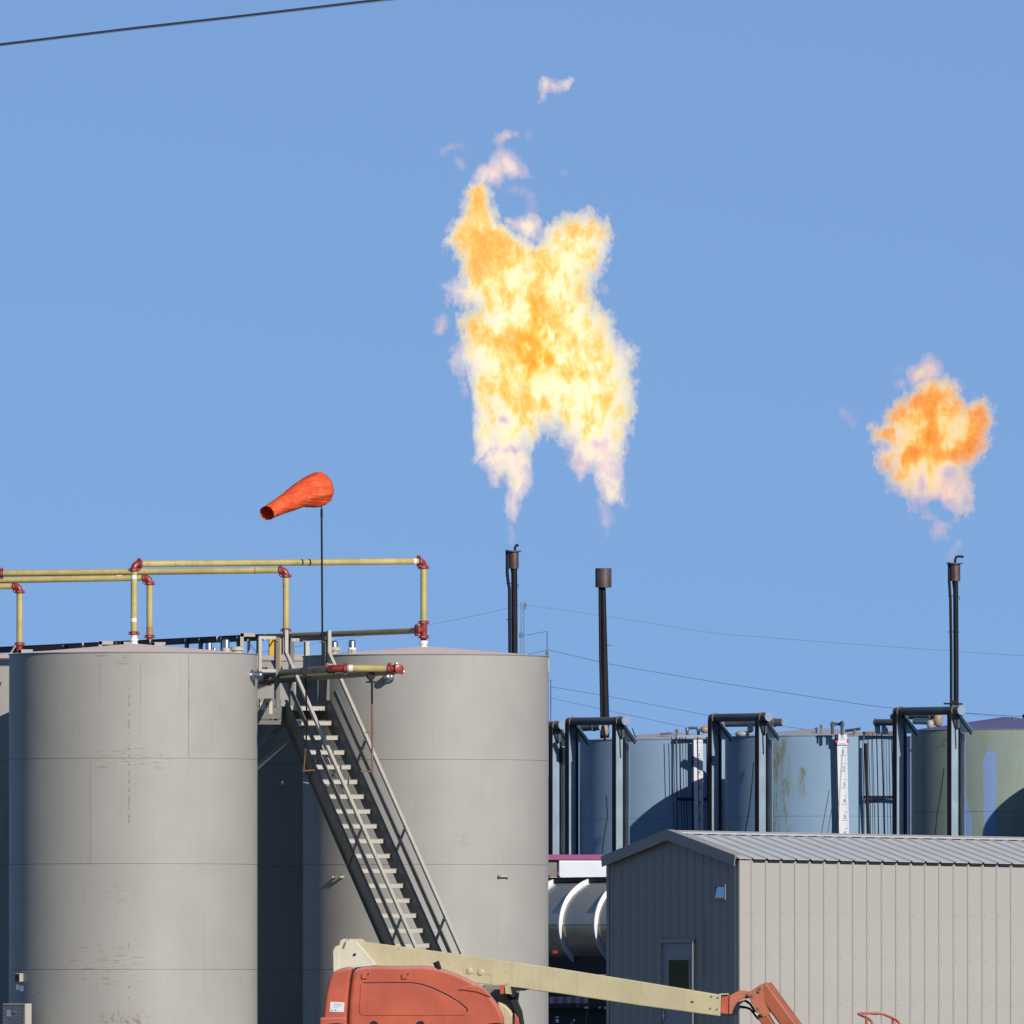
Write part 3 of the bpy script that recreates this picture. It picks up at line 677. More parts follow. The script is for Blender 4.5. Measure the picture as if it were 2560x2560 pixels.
# ------------------------------------------------------------------ windsock
def windsock():
    pb = at(807, 1760, 271.2); Y = pb.y
    t = thing('windsock', 'faded orange windsock on a thin black pole above the stair platform', 'windsock', pb)
    top = at(803.5, 1245, Y); mid = at(804, 1290, Y)
    part(MB().tube([pb, mid], .0155, 12).tube([mid - UP * .02, mid + UP * .10], .019, 12), 'pole', M['black'], t)
    part(MB().tube([mid, top], .0105, 10), 'pole_tip', M['cable_dark'], t)
    u = px(Y)
    c0 = at(793, 1223, Y); c1 = at(667, 1277, Y - .55)
    ax = (c1 - c0).normalized(); a = ax.cross(UP).normalized(); b = a.cross(ax).normalized()
    tm = NT('orange_sock_cloth'); v = tm.tc.outputs['Object']
    n = tm.noise(v, 7, 4, .6); n2 = tm.noise(v, 4, 4, .6, (1, 1, 5))
    cc = tm.mix(tm.step(n, .3, .75), (.70, .075, .018), (.88, .16, .05))
    p = tm.n.new('ShaderNodeBsdfPrincipled'); tm.l.new(cc, p.inputs['Base Color']); p.inputs['Roughness'].default_value = .55; p.inputs['Specular IOR Level'].default_value = .25
    tr = tm.n.new('ShaderNodeBsdfTranslucent'); tr.inputs[0].default_value = (.75, .03, .01, 1); mx = tm.n.new('ShaderNodeMixShader'); mx.inputs[0].default_value = .22
    bp = tm.n.new('ShaderNodeBump'); bp.inputs['Strength'].default_value = .9; bp.inputs['Distance'].default_value = .04; tm.l.new(n2, bp.inputs['Height']); tm.l.new(bp.outputs[0], p.inputs['Normal'])
    tm.l.new(p.outputs[0], mx.inputs[1]); tm.l.new(tr.outputs[0], mx.inputs[2]); tm.l.new(mx.outputs[0], tm.out.inputs[0])
    NS, NR = 30, 56; rings = []; L = (c1 - c0).length
    prof = [(-.155, .205), (-.13, .232), (-.10, .238), (-.05, .242), (.0, .243), (.05, .234), (.12, .220), (.2, .206), (.31, .189), (.435, .172), (.58, .152), (.755, .131), (.93, .114), (1.0, .112)]
    def rad(f):
        for (f0, r0), (f1, r1) in zip(prof, prof[1:]):
            if f <= f1: return r0 + (r1 - r0) * (f - f0) / (f1 - f0)
        return prof[-1][1]
    vs = []; fs = []
    for i in range(NS + 1):
        f_ = -.155 + 1.155 * i / NS; rr = rad(f_); c = c0 + ax * L * f_
        sag = .022 * math.sin(math.pi * max(0, min(1, f_ * 1.8)))
        for k in range(NR):
            th = 2 * math.pi * k / NR
            fold = 1 + .020 * abs(math.sin(th * 4 + f_ * 1.5)) + .010 * math.sin(th * 11 + f_ * 7) + .02 * math.sin(th * 4) * max(0, f_)
            q = rr * fold
            if abs(f_ - .02) < .03: q *= .985
            q *= 1 + (.955 / math.cos(((th + R(22.5)) % R(45)) - R(22.5)) - 1) * max(0, 1 - max(0, f_) * 2.2)
            dn = max(0, -math.sin(th)) ** 3
            if -.06 < f_ < .34: q *= 1 + .22 * dn * math.sin(math.pi * (f_ + .06) / .40)      # cloth hanging in a pouch behind the hoop
            if f_ > .93 and math.sin(th) < -.2: q *= 1 + .06 * math.sin(th * 9)
            tf = max(0.0, f_ - .3) / .7
            pt = (a * math.cos(th) * (1 + .34 * tf) + b * math.sin(th) * (1 - .05 * tf)) * q + UP * (-.035 * tf * tf)
            cut = max(0.0, (f_ - .72) / .28)
            vs.append(c + pt - ax * (pt.dot(Vector((0, -1, 0)))) * .15 * cut + UP * sag)
    for i in range(NS):
        for k in range(NR): fs.append((i * NR + k, i * NR + (k + 1) % NR, (i + 1) * NR + (k + 1) % NR, (i + 1) * NR + k))
    o = part(MB().add(vs, fs), 'sock', tm.m, t, 60); so = o.modifiers.new('cloth_thickness', 'SOLIDIFY'); so.thickness = .003
    ring = MB(); pts = [c0 + (a * math.cos(2 * math.pi * k / 32) + b * math.sin(2 * math.pi * k / 32)) * .222 for k in range(33)]
    part(ring.tube(pts, .006, 6), 'hoop', M['galv'], t)
windsock()
# ------------------------------------------------------------------ metal building
TB = R(29)
bu = Vector((math.cos(TB), math.sin(TB), -.0125)); bv = Vector((-math.sin(TB), math.cos(TB), 0))    # along the long wall / along the gable
bn = Vector((math.sin(TB), -math.cos(TB), 0)); bl = Vector((-math.cos(TB), -math.sin(TB), 0))       # outward normals of long wall and gable
def building():
    C0 = at(1848, 2146, 335.5); ZE = C0.z; C = Vector((C0.x, C0.y, 0))
    Wd, Lh, bay = 4.94, 8.2, .3065
    t = thing('metal_shed', 'beige ribbed metal shed with a grey ribbed roof and a door in its shaded end', 'building', C)
    apex = at(1685, 2083, 335.5 + Wd / 2 * math.cos(TB)).z; rise = apex - ZE
    def zg(v): return ZE + rise * (1 - abs(v - Wd / 2) / (Wd / 2))
    # long wall: one panel per rib spacing, shared mesh
    mb = MB(); H = ZE - .01
    prof = [(0, 0), (.012, .018), (.030, .018), (.042, 0), (bay - .006, 0), (bay - .004, -.004), (bay, -.004), (bay, 0)]
    prof = [(0, 0.0), (.010, .013), (.026, .013), (.038, 0.0), (bay - .002, 0.0)]
    vs = []; fs = []
    for (q, h) in prof: vs += [C + bu * q + bn * h + UP * .02, C + bu * q + bn * h + UP * (H - .01)]
    for i in range(len(prof) - 1): fs.append((2 * i, 2 * i + 2, 2 * i + 3, 2 * i + 1))
    o0 = .24
    mb.add([p + bu * o0 for p in vs], fs)
    s0 = part(mb, 'siding_panel', M['siding'], t, 0)
    nb = int(Lh / bay)
    for k in range(1, nb): share(s0, 'siding_panel', t, bu * bay * k)
    part(MB().box(C + bu * .115 + bn * .012 + UP * (H / 2), (.235, .004, H - .01), (bu.normalized(), bn, UP)).box(C + bu * .02 + bn * .016 + UP * H / 2, (.05, .006, H), (bu.normalized(), bn, UP)), 'corner_trim', M['siding'], t, 0)
    part(MB().box(C + bl * .016 + bv * .05 + UP * (H / 2), (.004, .10, H), (bl, bv, UP)).box(C + bl * .016 + bv * (Wd - .05) + UP * (H / 2), (.004, .10, H), (bl, bv, UP)), 'corner_trim', M['siding_shade'], t, 0)
    # screws
    mb = MB()
    for zrow in (at(1848, 2281, 335.5).z, at(1848, 2393, 335.5).z, at(1848, 2507, 335.5).z, .15):
        for k in range(nb): mb.lathe(C + bu * (o0 + k * bay + .062) + bn * .002 + UP * zrow, bn, [(.0075, 0), (.0075, .006)], 6)
        mb.lathe(C + bu * .16 + bn * .014 + UP * zrow, bn, [(.0075, 0), (.0075, .006)], 6)
    part(mb, 'screws', paint('screw_heads', (.16, .15, .13), .1, .5), t, 0, kind='stuff')
    # core behind the cladding
    core = MB(); i_ = .02
    poly = [(i_, 0), (Wd - i_, 0), (Wd - i_, ZE - .05), (Wd / 2, ZE + rise - .05), (i_, ZE - .05)]
    core.prism(poly, Lh - .05, C + bu * i_ - bl * 0, bv, UP, bu); part(core, 'frame_core', M['beige_dark'], t, 0)
    # gable cladding: narrow ribbed panels
    v = 0.10; k = 0
    door0, door1 = 1.60, 2.86; ztop_d = at(1700, 2349, 338).z
    win0, win1, wz0, wz1 = .47, .87, at(1805, 2247, 336).z, at(1805, 2214, 336).z
    while v < Wd - .12:
        w = min(bay, Wd - .10 - v)
        ribs = [(0, 0), (.012, .022), (.034, .022), (.046, 0), (.125, 0), (.132, .006), (.145, .006), (.152, 0), (.215, 0), (.222, .006), (.235, .006), (.242, 0), (w - .002, 0)]
        ribs = [r_ for r_ in ribs if r_[0] <= w - .002]
        if ribs[-1][0] < w - .003: ribs.append((w - .002, 0))
        mb = MB()
        for (qa, ha), (qb, hb) in zip(ribs, ribs[1:]):
            va, vb = v + qa, v + qb; spans = [(.02, None)]
            vm = (va + vb) / 2
            if door0 < vm < door1: spans = [(ztop_d, None)]
            elif win0 < vm < win1: spans = [(.02, wz0), (wz1, None)]
            if qb - qa < .001: continue
            for (z0, z1) in spans:
                za = zg(va) - .03 if z1 is None else z1; zb = zg(vb) - .03 if z1 is None else z1
                mb.add([C + bv * va + bl * ha + UP * z0, C + bv * vb + bl * hb + UP * z0, C + bv * vb + bl * hb + UP * zb, C + bv * va + bl * ha + UP * za], [(0, 1, 2, 3)])
        part(mb, 'siding_panel', M['siding_shade'], t, 0)
        v += bay
    # door
    dc = (door0 + door1) / 2; dw = door1 - door0
    fr = MB()
    for q in (door0 + .03, door1 - .03): fr.box(C + bv * q + bl * .03 + UP * ztop_d / 2, (.09, .06, ztop_d), (bl, bv, UP))
    fr.box(C + bv * dc + bl * .03 + UP * (ztop_d - .03), (.09, dw, .06), (bl, bv, UP)); part(fr, 'door_frame', M['siding_shade'], t, 0)
    d_in = .012; dpx0, dpx1 = door0 + .065, door1 - .065
    pane0, pane1 = dpx0 + .12, dpx0 + .90; pz0, pz1 = at(1700, 2520, 338).z, at(1700, 2398, 338).z
    dm = MB(); zt = ztop_d - .065
    dm.box(C + bv * (dpx0 + pane0) / 2 + bl * d_in + UP * zt / 2, (.04, pane0 - dpx0, zt), (bl, bv, UP)); dm.box(C + bv * (dpx1 + pane1) / 2 + bl * d_in + UP * zt / 2, (.04, dpx1 - pane1, zt), (bl, bv, UP))
    dm.box(C + bv * (pane0 + pane1) / 2 + bl * d_in + UP * (zt + pz1) / 2, (.04, pane1 - pane0, zt - pz1), (bl, bv, UP)); dm.box(C + bv * (pane0 + pane1) / 2 + bl * d_in + UP * pz0 / 2, (.04, pane1 - pane0, pz0), (bl, bv, UP))
    door = part(dm, 'door', M['door_paint'], t, 0)
    part(MB().box(C + bv * (pane0 + pane1) / 2 + bl * (d_in + .012) + UP * (pz0 + pz1) / 2, (.008, pane1 - pane0 + .01, pz1 - pz0 + .01), ((bl - UP * .03).normalized(), bv, (UP + bl * .03).normalized())), 'pane', M['door_glass'], door, 0)
    gf = MB(); m_ = (pane0 + pane1) / 2
    for q in (pane0, pane1): gf.box(C + bv * q + bl * .036 + UP * (pz0 + pz1) / 2, (.012, .03, pz1 - pz0 + .03), (bl, bv, UP))
    for z in (pz0, pz1): gf.box(C + bv * m_ + bl * .036 + UP * z, (.012, pane1 - pane0, .03), (bl, bv, UP))
    part(gf, 'pane_trim', M['siding_shade'], door, 0)
    hz = at(1670, 2540, 338).z
    part(MB().box(C + bv * (dpx1 - .07) + bl * .05 + UP * (hz + .02), (.012, .05, .17), (bl, bv, UP)).tube([C + bv * (dpx1 - .07) + bl * .05 + UP * hz, C + bv * (dpx1 - .07) + bl * .10 + UP * hz, C + bv * (dpx1 - .19) + bl * .105 + UP * hz], .013, 8), 'handle', M['galv'], door)
    for z in (at(1700, 2397, 338).z, .3, 1.1): part(MB().box(C + bv * (dpx0 + .012) + bl * .045 + UP * z, (.02, .03, .16), (bl, bv, UP)), 'hinge', M['galv'], door, 0)
    # little window
    wm = MB(); wc = (win0 + win1) / 2; wz = (wz0 + wz1) / 2
    for q in (win0, win1): wm.box(C + bv * q + bl * .020 + UP * wz, (.045, .04, wz1 - wz0 + .04), (bl, bv, UP))
    for z in (wz0, wz1): wm.box(C + bv * wc + bl * .020 + UP * z, (.045, win1 - win0 - .042, .04), (bl, bv, UP))
    w_ = part(wm, 'window', M['siding_shade'], t, 0)
    # tilted slightly outward louvre pane catching the sky
    part(MB().box(C + bv * wc + bl * .02 + UP * wz, (.008, win1 - win0, wz1 - wz0), ((bl + UP * .10).normalized(), bv, (UP - bl * .10).normalized())), 'pane', M['sky_glass'], w_, 0)
    # conduit strips that catch the light
    part(MB().tube([C + bv * 1.24 + bl * .035 + UP * 1.5, C + bv * 1.24 + bl * .035 + UP * at(1766, 2295, 337).z], .010, 8), 'conduit', M['siding_shade'], t)
    # roof: one panel per rib spacing on the slope we see, and on the far one
    sl = (bn * (Wd / 2) - UP * rise); sll = sl.length; sdn = sl / sll; rn = sdn.cross(bu).normalized(); rn = rn if rn.z > 0 else -rn
    R0 = C + bv * (Wd / 2) + UP * (ZE + rise) - bu * .09
    ov = .07
    for side in (0, 1):
        if side == 0: d_ = sdn; nrm = rn
        else:
            ov = .0; s2 = (bv * (Wd / 2) - UP * rise); d_ = s2.normalized(); nrm = d_.cross(bu).normalized(); nrm = nrm if nrm.z > 0 else -nrm
        mb = MB(); prof = [(0, 0), (.012, .028), (.036, .028), (.050, 0), (.15, 0), (.156, .004), (.165, .004), (.171, 0), (bay - .002, 0)]
        vs = []; fs = []
        for (q, h) in prof: vs += [R0 + bu * q + nrm * (h + .012) + d_ * .05, R0 + bu * q + nrm * (h + .012) + d_ * (sll + ov), R0 + bu * q + nrm * (h + .004) + d_ * (sll + ov), R0 + bu * q + nrm * (h + .004) + d_ * .05]
        n = len(prof)
        for i in range(n - 1):
            a, b = 4 * i, 4 * i + 4
            fs += [(a, b, b + 1, a + 1), (a + 1, b + 1, b + 2, a + 2), (a + 2, b + 2, b + 3, a + 3)]
        mb.add(vs, fs); r0 = part(mb, 'roof_panel', M['roofing'], t, 0)
        for k in range(1, int((Lh + .1) / bay)): share(r0, 'roof_panel', t, bu * bay * k)
    # ridge cap, rake trim, dark eave strip
    rc = MB(); mid = R0 + bu * (Lh / 2)
    rc.box(mid + UP * .045 + bn * .09 - UP * .012, (Lh, .20, .006), (bu.normalized(), sdn, rn)); rc.box(mid + UP * .045 - bn * .09 - UP * .012, (Lh, .20, .006), (bu.normalized(), (bn * (Wd / 2) + UP * rise).normalized(), UP))
    rc.box(mid + bn * .19 + UP * .008, (Lh, .006, .03), (bu.normalized(), bn, UP)); part(rc, 'ridge_cap', paint('ridge_cap', (.42, .41, .40), .03, .45), t, 0)
    gapm = MB()
    for k in range(int(Lh / bay)): gapm.box(R0 + bu * (k * bay + .18) + bn * .20 - UP * .016, (.22, .012, .02), (bu.normalized(), bn, UP))
    part(gapm, 'ridge_gap_strip', M['black'], t, 0)  # black dashes in the gaps under the ridge cap
    for sgn, a_ in ((1, bn), (-1, -bn)):
        e0 = R0 + bl * .035 + UP * .03; ex = .06 if sgn > 0 else -.01; e1 = e0 + a_ * (Wd / 2 + ex) - UP * (rise * (Wd / 2 + ex) / (Wd / 2))
        fascia = MB(); fascia.bar(e0 - UP * .06, e1 - UP * .06, .012, .20, bl); fascia.bar(e0 + bu * .07 + UP * .035, e1 + bu * .07 + UP * .035, .15, .006, bu)
        part(fascia, 'rake_trim', M['siding_shade'] if sgn else M['siding'], t, 0)
    ev = MB(); ed = MB()
    for k in range(nb):
        ev.box(C + bu * (o0 + k * bay + .175) + bn * .035 + UP * (ZE - .035), (bay - .06, .03, .03), (bu.normalized(), bn, UP))
    part(ev, 'eave_shadow_strip', M['black'], t, 0)  # black blocks stand for the shadow line under the roof edge
building()

# ------------------------------------------------------------------ tanker trailer beside the shed, and the truck behind it
def tanker():
    ax = bv.copy(); nr = -bv                       # barrel axis goes left and away, its near end hidden by the shed
    Yc = 345.0; cR = at(1504, 2313, Yc); r = .84
    t = thing('tanker_trailer', 'polished alloy tanker trailer with white hoops parked behind the beige shed', 'trailer', Vector((cR.x, cR.y, 0)))
    o = cR - ax * 3.6; L = 11.0
    part(MB().lathe(o, ax, [(0, -.25), (r * .5, -.2), (r * .85, -.1), (r, .05), (r, L), (r * .8, L + .15), (0, L + .25)], 72), 'barrel', M['chrome'], t, 50)
    for k in range(-2, 6):
        c = cR + ax * (1.36 * k)
        part(MB().lathe(c, ax, [(r - .01, 0), (r + .075, .008), (r + .075, .05), (r - .01, .058)], 72), 'hoop', M['alloy_ring'], t, 35)
    side = (bv.cross(UP)).normalized()
    if side.dot(bl) < 0: side = -side
    part(MB().bar(cR + UP * (r + .015) + ax * -3, cR + UP * (r + .015) + ax * 6, .5, .03, side).bar(cR + UP * (r + .02) + side * .26 - ax * 3, cR + UP * (r + .02) + side * .26 + ax * 6, .03, .09, side), 'walkway', M['black'], t, 0)
    part(MB().bar(cR + side * (r + .002) - ax * 3.3, cR + side * (r + .002) + ax * 6, .012, .012, side), 'seam', M['black'], t, 0)
    zc = at(1440, 2500, Yc).z
    fr = MB(); fr.bar(cR + side * .86 - ax * 3.4 + UP * (zc - cR.z), cR + side * .86 + ax * 6.5 + UP * (zc - cR.z), .05, .30, side); fr.bar(cR - side * .5 - ax * 3.4 + UP * (zc - cR.z), cR - side * .5 + ax * 6.5 + UP * (zc - cR.z), .3, .3, side)
    fr.bar(cR - ax * 3.3 + UP * (-.75), cR + ax * 6 + UP * (-.75), 1.2, .35, side)
    part(fr, 'chassis', M['black'], t, 0)
    part(MB().bar(cR - ax * 3.2 + UP * (.62 - cR.z), cR + ax * 6.2 + UP * (.62 - cR.z), 1.1, .75, side), 'underbody_dark_fill', M['black'], t, 0)  # black box added to darken the space below the chassis
    tw = .165
    for k in range(-6, 24):
        p = cR + side * .888 + ax * (k * tw) + UP * (zc - cR.z)
        o_ = MB().box(p, (.006, tw * .97, .125), (side, ax, UP)); part(o_, 'reflector_tape', M['truck_red'] if k % 2 else M['blue_light'], t, 0)
    for (x, y) in ((1388, 2380), (1512, 2382)):
        part(MB().box(at(x, y, 344.0), (.09, .02, .06)), 'marker_lamp', M['truck_red'], t, 0)
    for k, cc in enumerate((at(1530, 2610, 343.6), at(1330, 2606, 346.8), at(1250, 2602, 348.2))):
        q = Vector((cc.x, cc.y, .52))
        w = part(MB().lathe(q - side * .15, side, [(.30, 0), (.50, .02), (.52, .06), (.52, .24), (.50, .28), (.30, .29)], 40), 'wheel', M['rubber'], t)
        part(MB().lathe(q + side * .10, side, [(.29, 0), (.24, .01), (.2, -.05), (.08, -.04), (.08, .06)], 24), 'rim', M['black'], w)
    pts = []
    for k in range(13):
        a = R(180 - k * 7.5); q = Vector((at(1530, 2600, 343.4).x, at(1530, 2600, 343.4).y, .52)); pts.append(q + ax * (-math.cos(a)) * .72 * 1.0 + UP * math.sin(a) * .80 + side * .15)
    arc = [q0 for q0 in pts]
    part(MB().tube([q + ax * 0 for q in arc], .016, 8), 'mudguard', M['beige_dark'], t)
    mb = MB()
    for (x, y, w, h) in ((1466, 2519, 10, 4), (1499, 2519, 6, 4), (1513, 2520, 5, 5), (1393, 2543, 7, 3), (1393, 2552, 7, 8), (1435, 2551, 3, 6), (1429, 2557, 2, 4), (1445, 2514, 3, 2)):
        mb.box(at(x, y, 342.9), (w * px(342.9), .03, h * px(342.9)))
    part(mb, 'chrome_fittings', M['alloy_ring'], t, 0)
    return t
tanker()
def truck_behind():
    Y = 350.2; x0, x1 = 1360, 1516
    A = at(1395, 2150, Y); B = at(1517, 2190, Y)
    t = thing('parked_truck', 'white truck cab with a magenta roof band, showing above the tanker trailer', 'truck', Vector(((A.x + B.x) / 2, Y + 1, 0)))
    d = Vector((.985, .17, 0)).normalized(); n = Vector((.17, -.985, 0)).normalized()
    X0 = at(1300, 2150, Y).x
    def P(x, y, off=0): q = at(x, y, Y); return q + Vector((0, (q.x - A.x) * .17, 0)) + n * off
    body = MB(); w = (P(1514, 2200) - P(1260, 2200)).length
    cz0, cz1 = .9, at(1400, 2150, Y).z
    c = (P(1514, 2200) + P(1260, 2200)) / 2; c.z = (cz0 + cz1) / 2
    body.box(c - n * 1.0, (w, 2.0, cz1 - cz0), (d, n, UP)); part(body, 'cab', M['beige_dark'], t, 0)
    c = (P(1395, 2170) + P(1515, 2170)) / 2
    h = at(1400, 2151, Y).z - at(1400, 2240, Y).z
    c.z = (at(1400, 2151, Y).z + at(1400, 2240, Y).z) / 2
    part(MB().box(c + n * .04, ((P(1515, 2170) - P(1396, 2170)).length, .08, h), (d, n, UP)), 'side_panel', M['truck_white'], t, 0, bevel=(.02, 3))
    c = (P(1300, 2143) + P(1517, 2143)) / 2
    part(MB().box(c - n * .3 + UP * 0, ((P(1517, 2143) - P(1300, 2143)).length, .8, .10), (d, n, UP)), 'roof_band', M['purple'], t, 0)
    part(MB().box(P(1380, 2206, .12), (.17, .1, .20), (d, n, UP)), 'lamp_box', M['truck_white'], t, 0, bevel=(.02, 2))
    part(MB().tube([P(1378, 2174, .2), P(1388, 2181, .2), P(1395, 2193, .2), P(1395, 2205, .2), P(1390, 2214, .2), P(1374, 2229, .2)], .011, 8), 'air_hose', M['truck_red'], t)
    for x in (1340, 1500): 
        q = P(x, 2550); part(MB().lathe(Vector((q.x, q.y - .1, .5)), n, [(.3, 0), (.5, .02), (.5, .25), (.3, .27)], 32), 'wheel', M['rubber'], t)
truck_behind()
# ------------------------------------------------------------------ telescopic boom lift in the foreground
def slab(mb, pts, Y, depth, dy=0):
    P = [at(x, y, Y) for x, y in pts]; n = len(P); w = Vector((0, depth, 0))
    for p in P: p.y = Y + dy
    vs = P + [p + w for p in P]
    return mb.add(vs, [tuple(range(n)), tuple(range(2 * n - 1, n - 1, -1))] + [(i, n + i, n + (i + 1) % n, (i + 1) % n) for i in range(n)])
def lift():
    Y = 225.0
    t = thing('boom_lift', 'faded orange boom lift, its long cream boom lowered before the stair and shed', 'boom lift', at(1030, 2720, Y + .6) * 1.0)
    c5 = lambda x, y: (780 + x / 3.22, 2280 + y / 3.22)
    hood = [c5(*p) for p in ((348, 452), (420, 436), (520, 430), (650, 434), (900, 430), (980, 438), (1050, 455), (1130, 480), (1200, 510), (1290, 553), (1370, 600), (1430, 658), (1480, 720), (1515, 778), (1540, 830), (1550, 902), (1552, 1400), (285, 1400), (292, 850), (300, 690), (318, 540), (330, 480))]
    part(slab(MB(), hood, Y, 1.35), 'hood', M['lift_orange'], t, 50, bevel=(.085, 6))
    left = [c5(*p) for p in ((62, 1400), (90, 845), (100, 740), (115, 640), (140, 540), (170, 485), (230, 455), (285, 442), (338, 440), (322, 480), (308, 540), (292, 690), (283, 850), (277, 1400))]
    part(slab(MB(), left, Y, 1.35), 'rear_cover', M['lift_orange'], t, 50, bevel=(.06, 5))
    part(slab(MB(), [c5(*p) for p in ((58, 1400), (62, 850), (280, 848), (280, 1400))], Y - .045, .5), 'bumper', M['lift_orange'], t, 0, bevel=(.02, 3))
    part(slab(MB(), [c5(*p) for p in ((280, 1300), (286, 845), (294, 690), (310, 540), (324, 478), (345, 446), (520, 428), (520, 440), (352, 462), (334, 490), (318, 560), (304, 700), (298, 850), (292, 1300))], Y + .03, 1.2), 'seam_gasket', M['rubber'], t, 0)
    pn = [c5(*p) for p in ((392, 590), (398, 580), (420, 574), (600, 572), (800, 572), (880, 586), (960, 612), (1080, 668), (1180, 728), (1238, 778), (1248, 806), (1230, 832), (800, 834), (410, 834), (388, 826), (378, 800))]
    part(slab(MB(), pn, Y - .008, .03), 'hood_panel', M['lift_orange'], t, 50, bevel=(.007, 3))
    gr = [c5(*p) for p in ((410, 566), (600, 564), (800, 564), (885, 577), (968, 604), (1088, 660), (1190, 722), (1250, 772), (1256, 800), (1246, 806), (1240, 780), (1182, 730), (1080, 669), (960, 613), (880, 587), (800, 574), (420, 576))]
    part(slab(MB(), gr, Y - .006, .02), 'panel_groove', M['rubber'], t, 0)
    for (x0, x1) in ((398, 455), (720, 776)):
        part(slab(MB(), [c5(*p) for p in ((x0, 506), (x0 + 8, 494), (x0 + 24, 487), (x1 + 12, 478), (x1 + 4, 500), (x1 - 6, 534), (x1 - 14, 540), (x0 + 6, 540), (x0, 532))], Y - .02, .16), 'air_scoop', M['lift_orange'], t, 50, bevel=(.014, 3))
        part(slab(MB(), [c5(*p) for p in ((x1 - 8, 492), (x1 + 4, 486), (x1 - 2, 512), (x1 - 6, 516))], Y - .024, .02), 'scoop_mouth', M['rubber'], t, 0)
    part(slab(MB(), [c5(*p) for p in ((1165, 628), (1200, 606), (1270, 590), (1330, 588), (1385, 612), (1425, 655), (1440, 690), (1400, 676), (1330, 648), (1250, 636))], Y - .02, .2), 'hood_flare', M['lift_orange'], t, 50, bevel=(.018, 4))
    part(MB().tube([at(1099, 2436, Y + .05), at(1096, 2420, Y + .04), at(1090, 2405, Y + .03)], [.034, .037, .040], 14), 'exhaust', M['black'], t)
    st = MB(); slab(st, [c5(*p) for p in ((148, 722), (262, 728), (256, 806), (142, 802))], Y - .004, .01); dec = part(st, 'decal', M['truck_white'], t, 0)
    ink = MB()
    for (x, y, w, h) in ((156, 784, 7, 12), (186, 784, 9, 12), (175, 740, 60, 3), (175, 752, 66, 2), (170, 764, 50, 2)): slab(ink, [c5(x, y), c5(x + w, y), c5(x + w, y + h), c5(x, y + h)], Y - .006, .003)
    part(ink, 'decal_print', M['beige_dark'], t, 0)
    for x in (490, 865):
        part(MB().lathe(at(*c5(x + 8, 912), Y) + Vector((0, .03, 0)), (0, -1, 0), [(.055, 0), (.055, .036), (.03, .037)], 20), 'hand_hole', M['rubber'], t)
    # turntable and drive parts to the right of the hood
    part(slab(MB(), [(1205, 2462), (1300, 2472), (1296, 2500), (1300, 2560), (1310, 2700), (1240, 2700)], Y + .5, .7), 'turntable', M['beige_dark'], t, 0, bevel=(.03, 3))
    part(slab(MB(), [(1243, 2502), (1262, 2510), (1278, 2526), (1290, 2552), (1292, 2620), (1250, 2620)], Y + .35, .25), 'hydraulic_tank', M['lift_cream'], t, 50, bevel=(.03, 4))
    part(slab(MB(), [(1262, 2478), (1276, 2482), (1294, 2500), (1306, 2528), (1311, 2560), (1306, 2620), (1284, 2620), (1290, 2540), (1272, 2500)], Y + .40, .5), 'boom_cover', M['rubber'], t, 50, bevel=(.02, 3))
    part(slab(MB(), [(1286, 2532), (1296, 2545), (1300, 2570), (1299, 2620), (1286, 2620)], Y + .3, .1), 'boom_cover', M['lift_orange'], t, 50, bevel=(.01, 3))
    part(slab(MB(), [(1248, 2462), (1262, 2462), (1264, 2482), (1252, 2486)], Y + .2, .2), 'lift_bracket', M['lift_orange'], t, 0)
    part(slab(MB(), [(1262, 2466), (1276, 2466), (1280, 2486), (1264, 2484)], Y + .18, .15), 'lift_bracket', M['lift_cream'], t, 0)
    part(slab(MB(), [(1276, 2466), (1325, 2472), (1312, 2477), (1292, 2477), (1284, 2494), (1276, 2490)], Y + .2, .2), 'boom_hinge', M['rubber'], t, 0)
    # the long boom
    yt = lambda x: 2350 + (x - 880) * (2487 - 2350) / (1803 - 880) - 6 * math.sin(math.pi * min(1, max(0, (x - 880) / 923.)))
    top = [(x, yt(x)) for x in (880, 1000, 1200, 1400, 1600, 1803)]
    bot = [(1801, 2541), (1600, 2514), (1400, 2484), (1205, 2460), (1000, 2434), (880, 2420)]
    boom = part(slab(MB(), top + bot, Y + .50, .26), 'boom', M['lift_cream'], t, 0, bevel=(.012, 2))
    part(slab(MB(), [(845, 2430), (832, 2430), (833, 2375), (838, 2366), (848, 2362), (850, 2352), (858, 2347), (874, 2347), (890, 2352), (938, 2408), (945, 2424)], Y + .44, .07), 'knuckle_plate', paint('pale_cream', (.58, .53, .40), .06, .45, rust=.12), t, 0, bevel=(.008, 2))
    part(slab(MB(), [(846, 2440), (834, 2440), (833, 2378), (845, 2368)], Y + .40, .04), 'knuckle_plate', paint('pale_cream_edge', (.60, .55, .42), .06, .45), t, 0)
    part(slab(MB(), [(874, 2347), (905, 2347), (915, 2354), (896, 2357)], Y + .55, .2), 'top_lug', M['lift_cream'], t, 50, bevel=(.01, 2))
    pm = MB()
    for (x, y, r_) in ((887, 2386, .016), (840, 2396, .02)): pm.lathe(at(x, y, Y + .43), (0, -1, 0), [(r_, -.03), (r_, .012)], 14)
    part(pm, 'pin', M['rubber'], t)
    pm = MB(); slab(pm, [(856, 2368), (860, 2358), (866, 2352), (864, 2362), (858, 2374)], Y + .435, .01); part(pm, 'worn_patch', M['rusty'], t, 0)
    # pressed plate with two bosses
    bp = [c5(*p) for p in ((1222, 440), (1226, 418), (1240, 412), (1420, 430), (1448, 450), (1452, 480), (1440, 506), (1222, 494))]
    pl = part(slab(MB(), bp, Y + .496, .01), 'boss_plate', M['lift_cream'], t, 50, bevel=(.003, 2))
